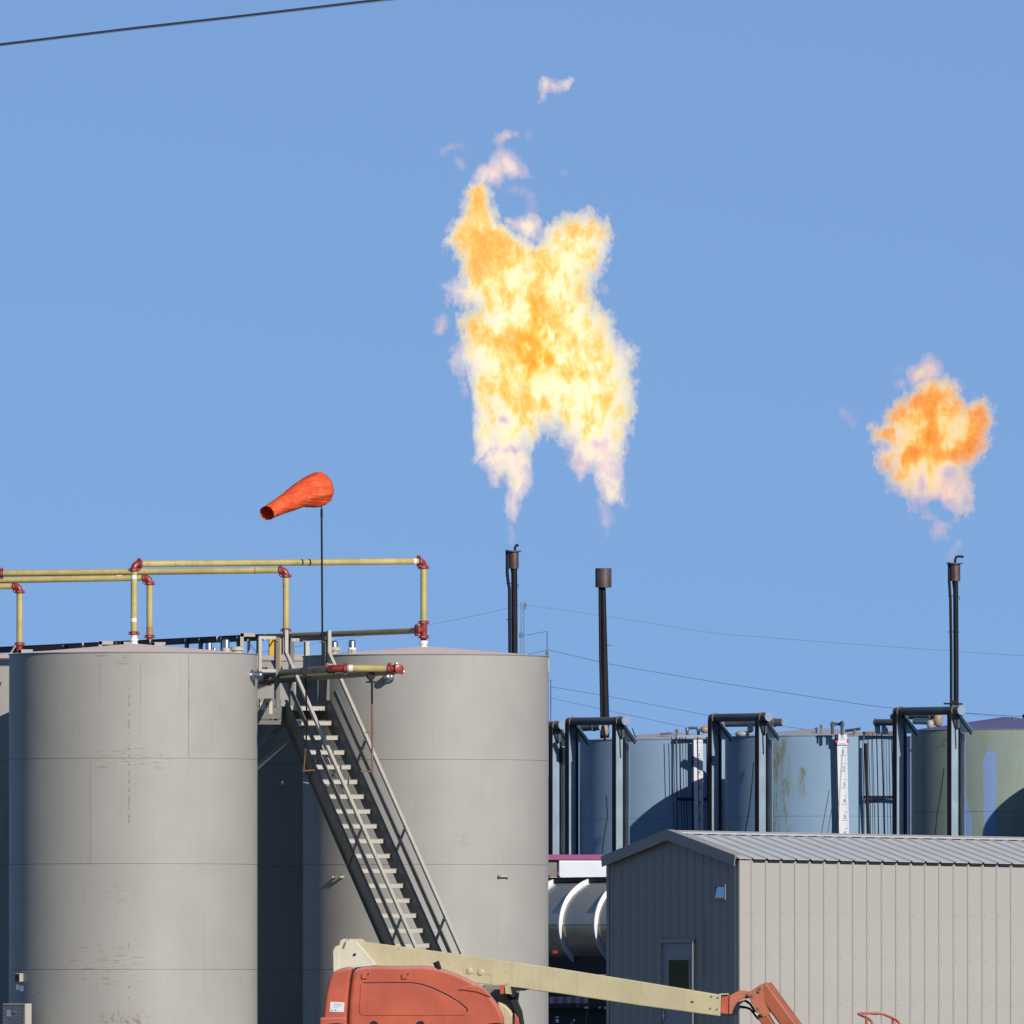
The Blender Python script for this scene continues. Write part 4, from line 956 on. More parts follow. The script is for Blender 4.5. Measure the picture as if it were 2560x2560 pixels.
    for x, y in ((1270, 472), (1360, 484)): part(MB().lathe(at(*c5(x, y), Y + .5), (0, -1, 0), [(.042, 0), (.042, .012), (.036, .016), (.0, .016)], 20), 'boss', M['lift_cream'], t)
    # hinge hardware at the outer end
    h = MB()
    for (x, y) in ((1779, 2491), (1795, 2494), (1776, 2521), (1793, 2523)): h.lathe(at(x, y, Y + .5), (0, -1, 0), [(.012, 0), (.012, .012)], 10)
    part(h, 'bolts', M['rusty'], t, 50, kind='stuff')
    part(slab(MB(), [(1727, 2503), (1734, 2503), (1734, 2507), (1727, 2507)], Y + .496, .01), 'slot', M['rubber'], t, 0)
    part(slab(MB(), [(1798, 2484), (1822, 2483), (1822, 2486), (1798, 2488)], Y + .5, .26), 'wear_pad', M['lift_cream'], t, 0)
    s7 = lambda x, y: (1780 + x / 6.9, 2400 + y / 6.9)
    part(slab(MB(), [s7(*p) for p in ((168, 590), (300, 605), (290, 940), (148, 915))], Y + .54, .18), 'inner_boom', M['lift_orange'], t, 0, bevel=(.006, 2))
    part(slab(MB(), [s7(*p) for p in ((150, 935), (440, 940), (440, 955), (250, 968), (150, 955))], Y + .54, .18), 'slide_pad', M['rubber'], t, 0)
    part(slab(MB(), [s7(*p) for p in ((296, 612), (330, 600), (400, 560), (480, 524), (560, 528), (660, 545), (640, 660), (560, 670), (490, 690), (430, 738), (390, 800), (360, 870), (345, 935), (288, 935))], Y + .52, .20), 'gooseneck', M['lift_arm'], t, 0, bevel=(.008, 2))
    part(slab(MB(), [s7(*p) for p in ((350, 935), (360, 880), (395, 810), (440, 750), (500, 705), (570, 690), (590, 700), (530, 730), (470, 780), (460, 860), (440, 930))], Y + .56, .12), 'cylinder_housing', M['rubber'], t, 0)
    part(slab(MB(), [s7(*p) for p in ((604, 590), (640, 555), (700, 515), (780, 462), (840, 422), (868, 415), (890, 422), (906, 450), (940, 620), (975, 790), (1008, 930), (960, 960), (880, 985), (850, 975), (800, 915), (745, 850), (690, 740), (640, 650), (612, 640))], Y + .48, .028), 'knuckle_plate', M['lift_arm'], t, 50, bevel=(.006, 2))
    part(slab(MB(), [s7(*p) for p in ((604, 590), (868, 415), (906, 450), (1008, 930), (850, 975), (690, 740))], Y + .74, .03), 'knuckle_plate', M['lift_arm'], t, 50)
    kb = MB()
    for (x, y) in ((640, 610), (692, 615), (825, 495), (803, 545), (795, 842), (775, 880), (862, 940)): kb.lathe(at(*s7(x, y), Y + .48), (0, -1, 0), [(.022, 0), (.022, .012), (.012, .013), (.012, .022)], 12)
    part(kb, 'bolts', M['rusty'], t, 50, kind='stuff')
    # jib tubes running down to the right
    j0, j1 = at(*s7(965, 560), Y + .62), at(2080, 2700, Y + .4)
    dj = (j1 - j0).normalized(); side = Vector((.30, .95, 0)); side = (side - dj * side.dot(dj)).normalized()
    part(MB().bar(j0 - dj * .10, j1, .30, .165, side), 'jib_tube', M['lift_arm'], t, 0, bevel=(.02, 3))
    k0, k1 = at(*s7(885, 965), Y + .55), at(2010, 2700, Y + .4)
    dk = (k1 - k0).normalized(); part(MB().bar(k0 - dk * .04, k1, .10, .13, side), 'jib_tube', M['lift_arm'], t, 0, bevel=(.012, 2))
    part(MB().bar(k0 + Vector((.15, .08, .06)), k1 + Vector((.18, .08, .10)), .06, .05, side), 'jib_link', M['lift_cream'], t, 0)
    part(MB().bar(k0 + Vector((.14, .26, .13)), k1 + Vector((.2, .26, .18)), .05, .17, side), 'jib_gap_shade', M['rubber'], t, 0)  # black bar drawn as the shade in the gap between the tubes
    for off, r_ in ((0, .012), (5, .011), (11, .009)):
        hp = [s7(410, 790 + off * 3), s7(500, 800 + off * 2), s7(580, 815 + off), s7(650, 838 + off), s7(700, 890 + off), s7(745, 955 + off), s7(790, 1000 + off * 1.5), s7(840, 1025 + off * 1.5), s7(890, 1035 + off)]
        part(MB().tube([at(x, y, Y + .66) for x, y in hp], r_, 8), 'hose', M['rubber'], t)
    part(MB().tube([at(*s7(x, y), Y + .62) for x, y in ((560, 700), (610, 720), (660, 760), (700, 820), (740, 900))], .014, 8), 'hose', M['rubber'], t)
    # basket hoops
    s9 = lambda x, y: (2120 + x / 9.66, 2500 + y / 9.66)
    Yb = Y + .1
    hoop = [(250, 335), (330, 315), (540, 318), (740, 322), (860, 345), (980, 395), (1060, 430), (1150, 470), (1215, 530), (1255, 600), (1280, 720), (1285, 1500)]
    part(MB().tube([at(*s9(x, y), Yb + .35 * min(1, i / 8)) for i, (x, y) in enumerate(hoop)], .0165, 10), 'basket_rail', M['lift_orange'], t)
    hoop2 = [(250, 335), (330, 375), (420, 410), (510, 460), (565, 510), (600, 590), (615, 700), (620, 1500)]
    part(MB().tube([at(*s9(x, y), Yb - .3 * min(1, i / 6)) for i, (x, y) in enumerate(hoop2)], .0165, 10), 'basket_rail', M['lift_orange'], t)
    part(MB().tube([at(*s9(445, 430), Yb - .15), at(*s9(445, 1500), Yb - .15)], .0165, 10), 'basket_upright', M['lift_orange'], t)
    part(MB().tube([at(*s9(1085, 450), Yb + .3), at(*s9(1085, 1500), Yb + .3)], .018, 10), 'basket_upright', M['lift_orange'], t)
    part(MB().tube([at(*s9(560, 322), Yb + .2), at(*s9(740, 324), Yb + .2)], .019, 10), 'rail_sleeve', M['lift_arm'], t)
    part(MB().tube([at(*s9(1300, 590), Yb + .5), at(*s9(1760, 600), Yb + .9)], .012, 8), 'basket_rail', M['lift_cream'], t)
    part(MB().box(at(2215, 2690, Yb + .2), (.9, .7, .05)), 'basket_floor', M['lift_orange'], t, 0)
    # chassis and wheels below the frame
    part(MB().box(at(1050, 2735, Y + .7), (2.3, 1.5, .35)), 'chassis', M['beige_dark'], t, 0, bevel=(.03, 2))
    for x in (840, 1240):
        for yy in (.05, 1.35):
            c = at(x, 2760, Y + yy); c.z = .40; w = part(MB().lathe(c - Vector((0, .15, 0)), (0, 1, 0), [(.22, 0), (.40, .02), (.42, .06), (.42, .26), (.40, .30), (.22, .32)], 32), 'wheel', M['rubber'], t)
            part(MB().lathe(c - Vector((0, .16, 0)), (0, 1, 0), [(.22, 0), (.18, .04), (.05, .04)], 20), 'rim', M['lift_cream'], w)
lift()
# ------------------------------------------------------------------ the blue battery behind the shed
def greenpatch(t, sep, v, c):
    n = t.noise(v, 1.3, 4); n2 = t.noise(v, 1.5, 5, .6, (6, 6, .5))
    c = t.mix(t.math('MULTIPLY', t.step(n2, .45, .7), .5), c, (.16, .19, .10))
    wob = t.math('MULTIPLY', t.math('SUBTRACT', t.noise(v, 2.5, 3), .5), .10)
    x = t.math('ADD', sep.outputs[0], wob); front = t.math('LESS_THAN', sep.outputs[1], 0)
    # fresh pale blue repaint patches: an upright one with a peaked top, and the left edge
    peak = t.math('SUBTRACT', 5.82, t.math('MULTIPLY', t.math('ABSOLUTE', t.math('ADD', x, .39)), 1.0))
    m1 = t.math('MULTIPLY', t.math('LESS_THAN', t.math('ABSOLUTE', t.math('ADD', x, .39)), .118), t.math('LESS_THAN', sep.outputs[2], peak))
    edge = t.math('ADD', -.93, t.math('MULTIPLY', t.step(sep.outputs[2], 5.6, 4.3), .20))
    m2 = t.math('MULTIPLY', t.math('LESS_THAN', x, edge), t.math('GREATER_THAN', x, -.99))
    m = t.math('MULTIPLY', t.math('MAXIMUM', m1, m2), front)
    return t.mix(m, c, (.155, .24, .42))
def oliverun(t, sep, v, c):
    n = t.noise(v, 2.0, 6, .65, (5, 5, 1.2))
    w1 = t.window(sep, -.98, -.62, 4.2, 6.3, .10); w2 = t.window(sep, -.98, -.80, .5, 4.6, .08); w3 = t.window(sep, -.42, -.26, 5.0, 5.6, .05)
    m = t.math('MULTIPLY', t.math('MAXIMUM', t.math('MAXIMUM', w1, w3), t.math('MULTIPLY', w2, .6)), t.step(n, .44, .62))
    return t.mix(t.math('MULTIPLY', m, .8), c, (.13, .115, .03))
def b1run(t, sep, v, c):
    n = t.noise(v, 2.0, 5, .6, (4, 4, 2)); w = t.window(sep, -1.1, -.9, 5.2, 6.0, .08)
    return t.mix(t.math('MULTIPLY', t.math('MULTIPLY', w, t.step(n, .45, .6)), .7), c, (.12, .14, .09))
mB0 = tank_paint('pale_blue_tank', (.19, .31, .50), var=.05, roughness=.5)
mB1 = tank_paint('blue_tank', (.205, .305, .42), var=.07, patches=b1run, roughness=.5)
mB2 = tank_paint('blue_tank_stained', (.205, .31, .425), var=.05, patches=oliverun, roughness=.5)
mB3 = tank_paint('green_grey_tank', (.21, .265, .235), var=.06, patches=greenpatch, roughness=.5)
mBr = roof_paint('pinkish_roof', (.36, .33, .35), (.30, .31, .36)); mBr3 = roof_paint('violet_roof', (.10, .10, .20), (.12, .12, .26))
G2 = 'blue storage tanks of the far battery'
sm = [[-60, 120], [40, 220], [-20, 160], [60, 240]]
B0 = tank(1168, 361.9, 1857, 'pale blue tank at the left of the far battery, mostly hidden by the middle tank', G2, mB0, mBr, sm)
B1 = tank(1682, 359.1, 1852, 'blue-grey tank of the far battery with a gauge board to the right of it', G2, mB1, mBr, sm, rise=.17)
B2 = tank(2049, 354.6, 1843, 'blue tank with olive streaks and a white numbered gauge board with red arrows', G2, mB2, mBr, sm, rise=.17)
B3 = tank(2520, 346.8, 1827, 'green-grey tank with pale blue repainted patches at the right edge', G2, mB3, mBr3, sm, rise=.26)

fa = R(56); fd = Vector((math.cos(fa), -math.sin(fa), 0)); fm = Vector((-math.sin(fa), -math.cos(fa), 0))
def pipe_frame(xl, yl, xr, yr, Y, label, group='tall steel pipe frames against the blue tanks', post_m='blue_frame', second=None, r=.078, drop=0):
    L = at(xl, yl, Y); Rr = L + fd * ((at(xr, yr, Y).x - L.x) / fd.x); Rr.z = at(xr, yr, Rr.y).z
    t = thing('pipe_frame', label, 'pipe rack', Vector((L.x, L.y, 0)), group)
    d = (Rr - L).normalized()
    part(MB().tube([L - d * .0, Rr], r, 20), 'cross_pipe', M['dark_pipe'], t)
    part(MB().lathe(Rr - d * .005, d, [(r * 1.18, 0), (r * 1.18, .02), (r * 1.12, .028)], 24), 'end_cap', M['blue_light'], t)
    span = (Rr - L).length
    for q, nm in ((.10, 0), (span - .24, 1)):
        c = L + d * q; zt = c.z - r * .4; h = .215; b = .125
        near = Vector((c.x, c.y, 0)) + fm * .10
        mb = MB(); zc = zt / 2
        part(MB().box(near + UP * zc, (b, .014, zt), (fd, fm, UP)), 'post_flange', M['post_dark'], t, 0); part(MB().box(near - fm * h + UP * zc, (b + .012, .030, zt), (fd, fm, UP)), 'post_flange', M['post_dark'], t, 0); mb.box(near - fm * h / 2 + UP * zc, (.010, h - .024, zt), (fd, fm, UP))
        part(mb, 'post', M[post_m], t, 0)
        sd = MB(); sd.prism([(-.09, .02), (.09, .02), (.11, -.10), (.06, -.26), (0, -.31), (-.06, -.26), (-.11, -.10)], .012, near - fm * .16 + fd * .055 + UP * (zt), -fm, UP, fd)
        part(sd, 'saddle_plate', M['dark_pipe'], t, 0)
        part(MB().lathe(c + d * .05 - d * .01, d, [(r + .004, 0), (r + .020, .002), (r + .020, .022), (r + .004, .024)], 20), 'strap', M['rusty'], t)
        mb = MB(); mb.prism([(0, 0), (.0, -.36), (.46, -.36)], .010, near - fm * h + fd * .05 + UP * (zt - .02), fd, UP, fm); part(mb, 'gusset', M['blue_light'], t, 0)
        a = near - fm * (h - .10) + fd * .05 + UP * (zt - .02); part(MB().tube([a, a + fd * .50 - UP * .40], .017, 8), 'brace_rod', M['black'], t)
        if nm: part(MB().box(near - fm * (h + .02) + fd * .11 + UP * (zt - .4) / 2, (.13, .010, zt - .4), (fd, fm, UP)), 'side_plate', M['blue_light'], t, 0)
    if second:
        for (xa, ya, xb, yb, YY, rr) in second:
            a_ = at(xa, ya, YY); b_ = at(xb, yb, YY - .6); dd = (b_ - a_).normalized()
            part(MB().tube([a_, b_], rr, 18), 'rear_pipe', M['dark_pipe'], t); part(MB().lathe(b_, dd, [(rr * 1.15, 0), (rr * 1.15, .02)], 20), 'end_cap', M['blue_light'], t)
            part(MB().lathe(b_ - dd * .2, dd, [(rr + .015, 0), (rr + .015, .02)], 18), 'strap', M['rusty'], t)
    return t, L, Rr
F0 = pipe_frame(1290, 1815, 1404, 1813, 359.9, 'leftmost pipe frame, half hidden by the middle beige tank', second=None)
F1 = pipe_frame(1421, 1804, 1562, 1802, 357.0, 'left pipe frame with a tan drum hanging under its cross pipe', second=[(1430, 1822, 1502, 1818, 358.2, .06)])
F2 = pipe_frame(1778, 1795, 1918, 1792, 354.0, 'middle pipe frame with rust running down its right post', second=[(1815, 1808, 1958, 1806, 355.9, .075)])
F3 = pipe_frame(2240, 1779, 2397, 1776, 344.5, 'dark right-hand pipe frame below the rightmost flare pipe', second=[(2275, 1792, 2345, 1790, 347.0, .05)], post_m='blue_frame')
def drum(t, x, y, Y, w, h, m, name='drum'):
    c = at(x, y, Y); a, b = w / 2 * px(Y), h / 2 * px(Y)
    part(MB().lathe(c - UP * b, (0, 0, 1), [(a * .35, 0), (a * .75, b * .2), (a * .97, b * .6), (a, b), (a * .95, b * 1.5), (a * .7, b * 1.85), (a * .3, b * 2)], 20), name, M[m], t, 60)
drum(F1[0], 1512, 1826, 356.2, 20, 30, 'tan_vessel'); 
part(MB().tube([at(1512, 1838, 356.2), at(1512, 1850, 356.4)], .03, 8), 'drum_foot', M['rusty'], F1[0])
drum(F2[0], 1856, 1835, 353, 36, 16, 'dome', 'hatch_dome'); drum(F2[0], 1876, 1822, 353, 16, 20, 'dome', 'hatch_dome')
drum(F3[0], 2345, 1800, 346.4, 24, 32, 'tan_vessel'); drum(F3[0], 2326, 1811, 346.2, 18, 22, 'dome', 'hatch_dome')
part(MB().tube([at(2285, 1803, 346.6), at(2326, 1804, 346.4)], .06, 12), 'rear_pipe', M['galv'], F3[0])
part(MB().tube([at(2188, 1806, 347.5), at(2242, 1806, 347.1)], .062, 14).lathe(at(2188, 1806, 347.5), (-1, 0, 0), [(.075, 0), (.075, .02)], 16).tube([at(2232, 1792, 347.6), at(2262, 1790, 347.2)], .062, 14), 'rear_pipe', M['dark_pipe'], F3[0])
part(MB().box(at(2194, 1822, 347.6), (.10, .12, .2)).box(at(2212, 1822, 347.5), (.12, .1, .22)), 'rear_post', M['blue_frame'], F3[0], 0)
part(MB().tube([at(2400, 1768, 344.5), at(2402, 1790, 344.6), at(2413, 1812, 344.8), at(2414, 1818, 344.8)], .004, 6).tube([at(2402, 1812, 344.9), at(2408, 1810, 344.9), at(2414, 1813, 344.9)], .008, 6), 'tag_wire', M['black'], F3[0])
B4 = tank(2960, 342.4, 1818, 'green-grey tank just outside the right edge, casting its shadow on the tank beside it', G2, mB3, mBr3, sm, rise=.26)
F4 = pipe_frame(2655, 1776, 2810, 1774, 341.2, 'pipe frame just outside the right edge, casting its shadow on the green-grey tank')
# hanging cables in front of the tanks
def cable_rack(xs, ytop, ybar, x0, x1, Y, label, m='black', topm='blue_light', thick=None, lean=6, dY=0.0):
    t = thing('cable_rack', label, 'cable rack', Vector((at(x0, 2000, Y).x, Y, 0)), 'cable racks on the blue tanks')
    a, b = at(x0, ytop, Y), at(x1, ytop - 1, Y + dY); yx = lambda x: Y + dY * (x - x0) / (x1 - x0) - .05
    part(MB().bar(a, b, .08, .06), 'top_bar', M[topm], t, 0)
    part(MB().bar(at(x0, ybar, Y), at(x1, ybar, Y + dY), .06, .055), 'cross_bar', M['black'], t, 0)
    for e_ in (a, b): part(MB().box(Vector((e_.x, e_.y + .02, e_.z / 2)), (.022, .022, e_.z)), 'rack_post', M['dark_pipe'], t, 0)
    rnd = random.Random(int(x0))
    for x in xs:
        p = at(x, ytop, yx(x)); q = at(x + lean + rnd.uniform(-2, 2), 2120, yx(x)); w = rnd.uniform(-1.5, 1.5)
        mid = at(x + lean * .4 + w, 1960, yx(x))
        part(MB().tube([p, mid, q, Vector((q.x, q.y, .1))], (thick or {}).get(x, .0075), 6), 'cable', M[m], t)
    return t
cable_rack([1379, 1386, 1396, 1403], 1856, 2008, 1374, 1416, 361.2, 'narrow cable rack beside the middle beige tank', thick={1396: .012}, dY=.5)
cable_rack([1679, 1689, 1700, 1706, 1714, 1744, 1767], 1842, 1998, 1692, 1779, 357.1, 'cable rack in front of the blue-grey tank, beside the left gauge board', thick={1767: .014}, dY=.12)
cable_rack([2170, 2181, 2191, 2204, 2222, 2228], 1833, 1993, 2160, 2243, 352.75, 'rusty cable rack between the blue tank and the dark right-hand frame', topm='rusty', thick={2204: .014}, lean=8, dY=.50)
part(MB().tube([at(2165, 1858, 352.75), at(2167, 1960, 352.75), at(2172, 2120, 352.8)], .034, 12), 'stand_pipe', M['black'], B2[0])
# loose cables between the posts
for (pts, tt, Y) in (([(1516, 1990), (1519, 2040), (1510, 2090), (1502, 2160)], F1[0], 356.6), ([(1884, 1905), (1880, 1960), (1872, 2030), (1860, 2095), (1850, 2150)], F2[0], 353.2), ([(2360, 1920), (2353, 1975), (2342, 2040), (2336, 2110)], F3[0], 344.3), ([(1580, 1820), (1590, 1845)], F1[0], 356.6)):
    part(MB().tube([at(x, y, Y) for x, y in pts], .010, 6), 'loose_cable', M['black'], tt)
part(MB().tube([at(1806, 1995, 354.0), at(1804, 2040, 354.0), at(1807, 2110, 354.0)], .008, 6), 'loose_cable', M['tan_vessel'], F2[0])

# gauge boards with feet marks
def text_mesh(ch, size, o, u, v, w, depth=.002):
    cu = bpy.data.curves.new('txt', 'FONT'); cu.body = ch; cu.size = size; cu.align_x = 'CENTER'; cu.align_y = 'CENTER'
    ob = bpy.data.objects.new('txt', cu); col.objects.link(ob); bpy.context.view_layer.update()
    me = bpy.data.meshes.new_from_object(ob.evaluated_get(bpy.context.evaluated_depsgraph_get()))
    vs = [o + u * p.co.x + v * p.co.y + w * depth for p in me.vertices]; fs = [tuple(p.vertices) for p in me.polygons]
    bpy.data.objects.remove(ob); bpy.data.curves.remove(cu); bpy.data.meshes.remove(me)
    return MB().add(vs, fs)
def gauge(x0, x1, ytop, Y, label, first_y, sp, nums, lean=0.0, slider=False, xlean=0):
    top = at((x0 + x1) / 2, ytop, Y); bot = Vector((top.x + lean, top.y, .35)); n = Vector((.12, -.993, 0)).normalized(); s = Vector((.993, .12, 0)).normalized()
    v = (top - bot).normalized(); w = (x1 - x0) * px(Y)
    t = thing('gauge_board', label, 'gauge board', Vector((bot.x, bot.y, 0)), 'numbered gauge boards')
    c = (top + bot) / 2
    part(MB().box(c, (w, .02, (top - bot).length), (s, n, v)), 'board', M['truck_white'], t, 0)
    part(MB().box(c + n * -.03 - s * (w * .5 + .02), (.03, .03, (top - bot).length), (s, n, v)), 'board_rail', M['black'], t, 0)
    def on(y, dx): z = at(x0, y, Y).z; k = (top.z - z) / (top.z - bot.z); return top + (bot - top) * k + s * dx + n * .0105
    tick = MB()
    i = 0
    y = first_y - sp * .95
    for k in range(0, 40):
        yy = first_y + 6 + k * sp / 10.0 - sp
        if yy < ytop + 4 or yy > 2110: continue
        ln = .105 if k % 10 == 0 else (.06 if k % 5 == 0 else .028)
    for k in range(-10, 75):
        yy = first_y + 7 + k * sp / 10.0
        if yy < ytop + 6 or yy > 2120: continue
        ln = w * .62 if k % 10 == 0 else (w * .36 if k % 5 == 0 else w * .17)
        th = .007 if k % 5 == 0 else .0035
        tick.box(on(yy, w * .40 - ln / 2), (ln, .002, th), (s, n, v))
    part(tick, 'scale_marks', M['ink'], t, 0, kind='stuff')
    for k, ch in enumerate(nums):
        yy = first_y + k * sp
        part(text_mesh(ch, .115, on(yy - 1, w * .10), s, v, n), 'numeral', M['ink'], t, 0)
    if slider:
        sc = on(1852, -.0)
        part(MB().box(sc + n * .02 - s * .0, (w * 1.06, .03, .15), (s, n, v)).box(sc + n * .02 + v * .10, (w * .85, .03, .06), (s, n, v)), 'slider', M['truck_white'], t, 0)
        for sg in (-1, 1):
            a = sc + n * .037 + s * sg * w * .53
            part(MB().prism([(sg * .03, -.03), (sg * .03, .03), (-sg * .015, .045), (-sg * .015, -.045)], .003, a, s, v, n), 'arrow', M['red_mark'], t, 0)
        part(text_mesh('0', .10, sc + n * .036 + v * .085 + s * .0, s, v, n, .001), 'numeral', M['ink'], t, 0)
        part(MB().box(sc + n * .036 + v * .02, (.11, .002, .006), (s, n, v)).box(sc + n * .036 + v * .04, (.08, .002, .004), (s, n, v)).box(sc + n * .036 - v * .055, (.11, .002, .006), (s, n, v)), 'slider_marks', M['ink'], t, 0)
        part(MB().tube([at(2107, 1868, Y) + n * .03, on(1970, -w * .3) + n * .03, on(2080, -w * .62) + n * .03], .003, 5), 'gauge_wire', M['ink'], t)
        part(MB().tube([on(1960, -w * .72) + n * .03, on(2030, -w * 1.3) + n * .03, on(2110, -w * 1.9) + n * .03], .006, 5), 'gauge_wire', M['ink'], t)
    return t
gauge(2092, 2117, 1836, 352.62, 'white numbered gauge board with red arrows on the blue tank', 1882, 40.4, '123456', lean=.13, slider=True)
gauge(1734, 1757, 1849, 357.15, 'white numbered gauge board behind black cables, left of the middle pipe frame', 1889, 39.6, '12345', lean=.03)

# valves and bent pipes on the tank roofs
def valve(t, x, y0, y1, Y, w, m='rusty'):
    a, b = at(x, y1, Y), at(x, y0, Y); r = w / 2 * px(Y)
    part(MB().lathe(a - UP * .08, (0, 0, 1), [(r * .5, 0), (r * .5, (b.z - a.z) * .75 + .08), (r, (b.z - a.z) * .77 + .08), (r, b.z - a.z + .08), (r * .4, b.z - a.z + .1)], 12), 'roof_valve', M[m], t)
def goose(t, pts, Y, r, m='dark_pipe'):
    part(MB().tube([at(x, y, Y) for x, y in pts], r, 10), 'bent_pipe', M[m], t)
    mb = MB()
    for (x, y) in (pts[1], pts[-2]): mb.lathe(at(x, y, Y) - UP * .03, (0, 0, 1), [(r * 1.5, 0), (r * 1.5, .05)], 10)
    part(mb, 'pipe_union', M['galv'], t)
valve(B1[0], 1692, 1825, 1846, 358.2, 8); part(MB().bar(at(1650, 1836, 357.9), at(1678, 1833, 357.9), .05, .04), 'roof_hatch', M['dark_pipe'], B1[0], 0)
goose(B1[0], [(1718, 1838), (1718, 1823), (1724, 1820), (1742, 1820), (1746, 1824), (1746, 1845)], 357.5, .028); drum(B1[0], 1762, 1824, 357.4, 22, 18, 'tan_vessel', 'pressure_valve')
valve(B2[0], 2053, 1814, 1836, 353.2, 7); valve(B2[0], 2041, 1821, 1829, 353.4, 8, 'dark_pipe')
goose(B2[0], [(2081, 1836), (2081, 1812), (2084, 1810), (2101, 1810), (2105, 1812), (2105, 1838)], 352.4, .030); valve(B2[0], 2105, 1805, 1816, 352.3, 11, 'dark_pipe'); valve(B2[0], 2081, 1806, 1813, 352.3, 9, 'dark_pipe')
part(MB().tube([at(2114, 1827, 353.2), at(2150, 1822, 353)], .028, 10), 'bent_pipe', M['dark_pipe'], B2[0])
part(MB().tube([at(2136, 1824, 353), at(2136, 1835, 353)], .03, 8), 'bent_pipe', M['rusty'], B2[0])
valve(B3[0], 2534, 1795, 1825, 346.4, 8); valve(B3[0], 2521, 1797, 1808, 346.8, 13, 'tan_vessel'); valve(B3[0], 2550, 1805, 1815, 346.8, 9, 'rusty'); valve(B3[0], 2560, 1788, 1812, 346.8, 9, 'black')

# ------------------------------------------------------------------ flare stacks
def flare(xb, xt, ytop, Y, label, kind):
    base = Vector((at(xb, 1800, Y).x, Y, 0)); top = at(xt, ytop, Y); u = px(Y)
    t = thing('flare_stack', label, 'flare stack', base, 'flare stacks')
    def X(x, y): return at(x, y, Y)
    if kind == 'hood':        # wide plain can
        lo = Vector((X(1516, 1800).x, Y, 0)); part(MB().tube([lo, X(1514, 1790), X(1510.5, 1600), X(1508, 1466)], [.075, .072, .058, .05], 14), 'riser', M['sooty'], t)
        part(MB().tube([Vector((X(1504, 1800).x, Y - .05, 0)), X(1504, 1790) - Vector((0, .05, 0)), X(1501, 1640), X(1499, 1466) - Vector((0, .05, 0))], [.032, .030, .028, .026], 10), 'pilot_line', M['sooty'], t)
        part(MB().lathe(X(1508.5, 1469), (0, 0, 1), [(.05, 0), (.162, .004), (.162, .38), (.150, .385), (.148, .1)], 28), 'burner_can', M['burner'], t)
        part(MB().bar(X(1517, 1613), X(1528, 1613), .012, .012).bar(X(1500, 1519), X(1510, 1519), .03, .02).bar(X(1502, 1632), X(1510, 1632), .03, .03).tube([X(1506, 1505), X(1507, 1560)], .010, 6), 'standoff', M['sooty'], t, 0)
        return t
    dx = xt
    w = .062 if kind == 'left' else .05
    cx = xt
    part(MB().tube([Vector((X(cx + 3, 1700).x, Y, 0)), X(cx + 2, 1640), X(cx + 1, ytop + 43)], w * 1.0, 14), 'riser', M['sooty'], t)
    l = -13
    part(MB().tube([Vector((X(cx + l + 5, 1700).x, Y - .04, 0)), X(cx + l + 3, 1640), X(cx + l + 2, ytop + 95), X(cx + l - 2, ytop + 70), X(cx + l - 3.5, ytop + 52), X(cx + l - 3.5, ytop - 2)] if kind == 'left' else
                     [Vector((X(cx - 10, 1700).x, Y - .04, 0)), X(cx - 10, 1640), X(cx - 12, ytop + 90), X(cx - 15, ytop + 45), X(cx - 15, ytop - 2)], .032 if kind == 'left' else .028, 10), 'pilot_line', M['sooty'], t)
    part(MB().tube([X(cx - 9, ytop + 5), X(cx - 7.5, ytop + 42), X(cx - 3, ytop + 75), X(cx - 2, ytop + 95)], .010, 6), 'igniter_wire', M['cable_dark'], t)
    part(MB().lathe(X(cx, ytop + 45), (0, 0, 1), [(.05, 0), (.098, .004), (.098, .345), (.09, .35), (.088, .1)], 24), 'burner_can', M['burner'], t)
    part(MB().lathe(X(cx - 2, ytop + 1), (0, 0, 1), [(.10, -.012), (.145, -.012), (.145, .012), (.10, .012)], 24).bar(X(cx - 22, ytop + .5), X(cx + 20, ytop + .5), .02, .02), 'wind_ring', M['burner'], t)
    hk = [X(cx + 3, ytop + 4), X(cx + 3, ytop - 8), X(cx + 6, ytop - 14), X(cx + 9, ytop - 15), X(cx + 11, ytop - 11)] if kind == 'left' else [X(cx, ytop + 4), X(cx, ytop - 10), X(cx + 3, ytop - 16), X(cx + 8, ytop - 17), X(cx + 21, ytop - 16)]
    part(MB().tube(hk, .024, 10), 'bent_tip', M['sooty'], t)
    for y in (ytop + 82, ytop + 172): part(MB().bar(X(cx - 19, y), X(cx + 9, y), .02, .014), 'clamp_bar', M['black'], t, 0)
    part(MB().tube([X(cx + 7, ytop + 84), X(cx + 11, ytop + 84), X(cx + 11, ytop + 92)], .006, 6), 'clamp_hook', M['black'], t)
    if kind == 'right':
        part(MB().bar(X(cx - 29, 1759), X(cx + 18, 1760), .04, .035).box(X(cx - 4, 1756), (.14, .12, .06)), 'base_clamp', M['black'], t, 0)
    return t
flare(1286, 1284.5, 1377, 365.0, 'left flare stack, slim black pipes with a small can and bent tip', 'left')
flare(1514, 1508, 1419, 364.0, 'middle flare stack, topped by a wide rusty can', 'hood')
flare(2390, 2388, 1408, 352.5, 'right flare stack standing behind the dark right-hand pipe frame', 'right')

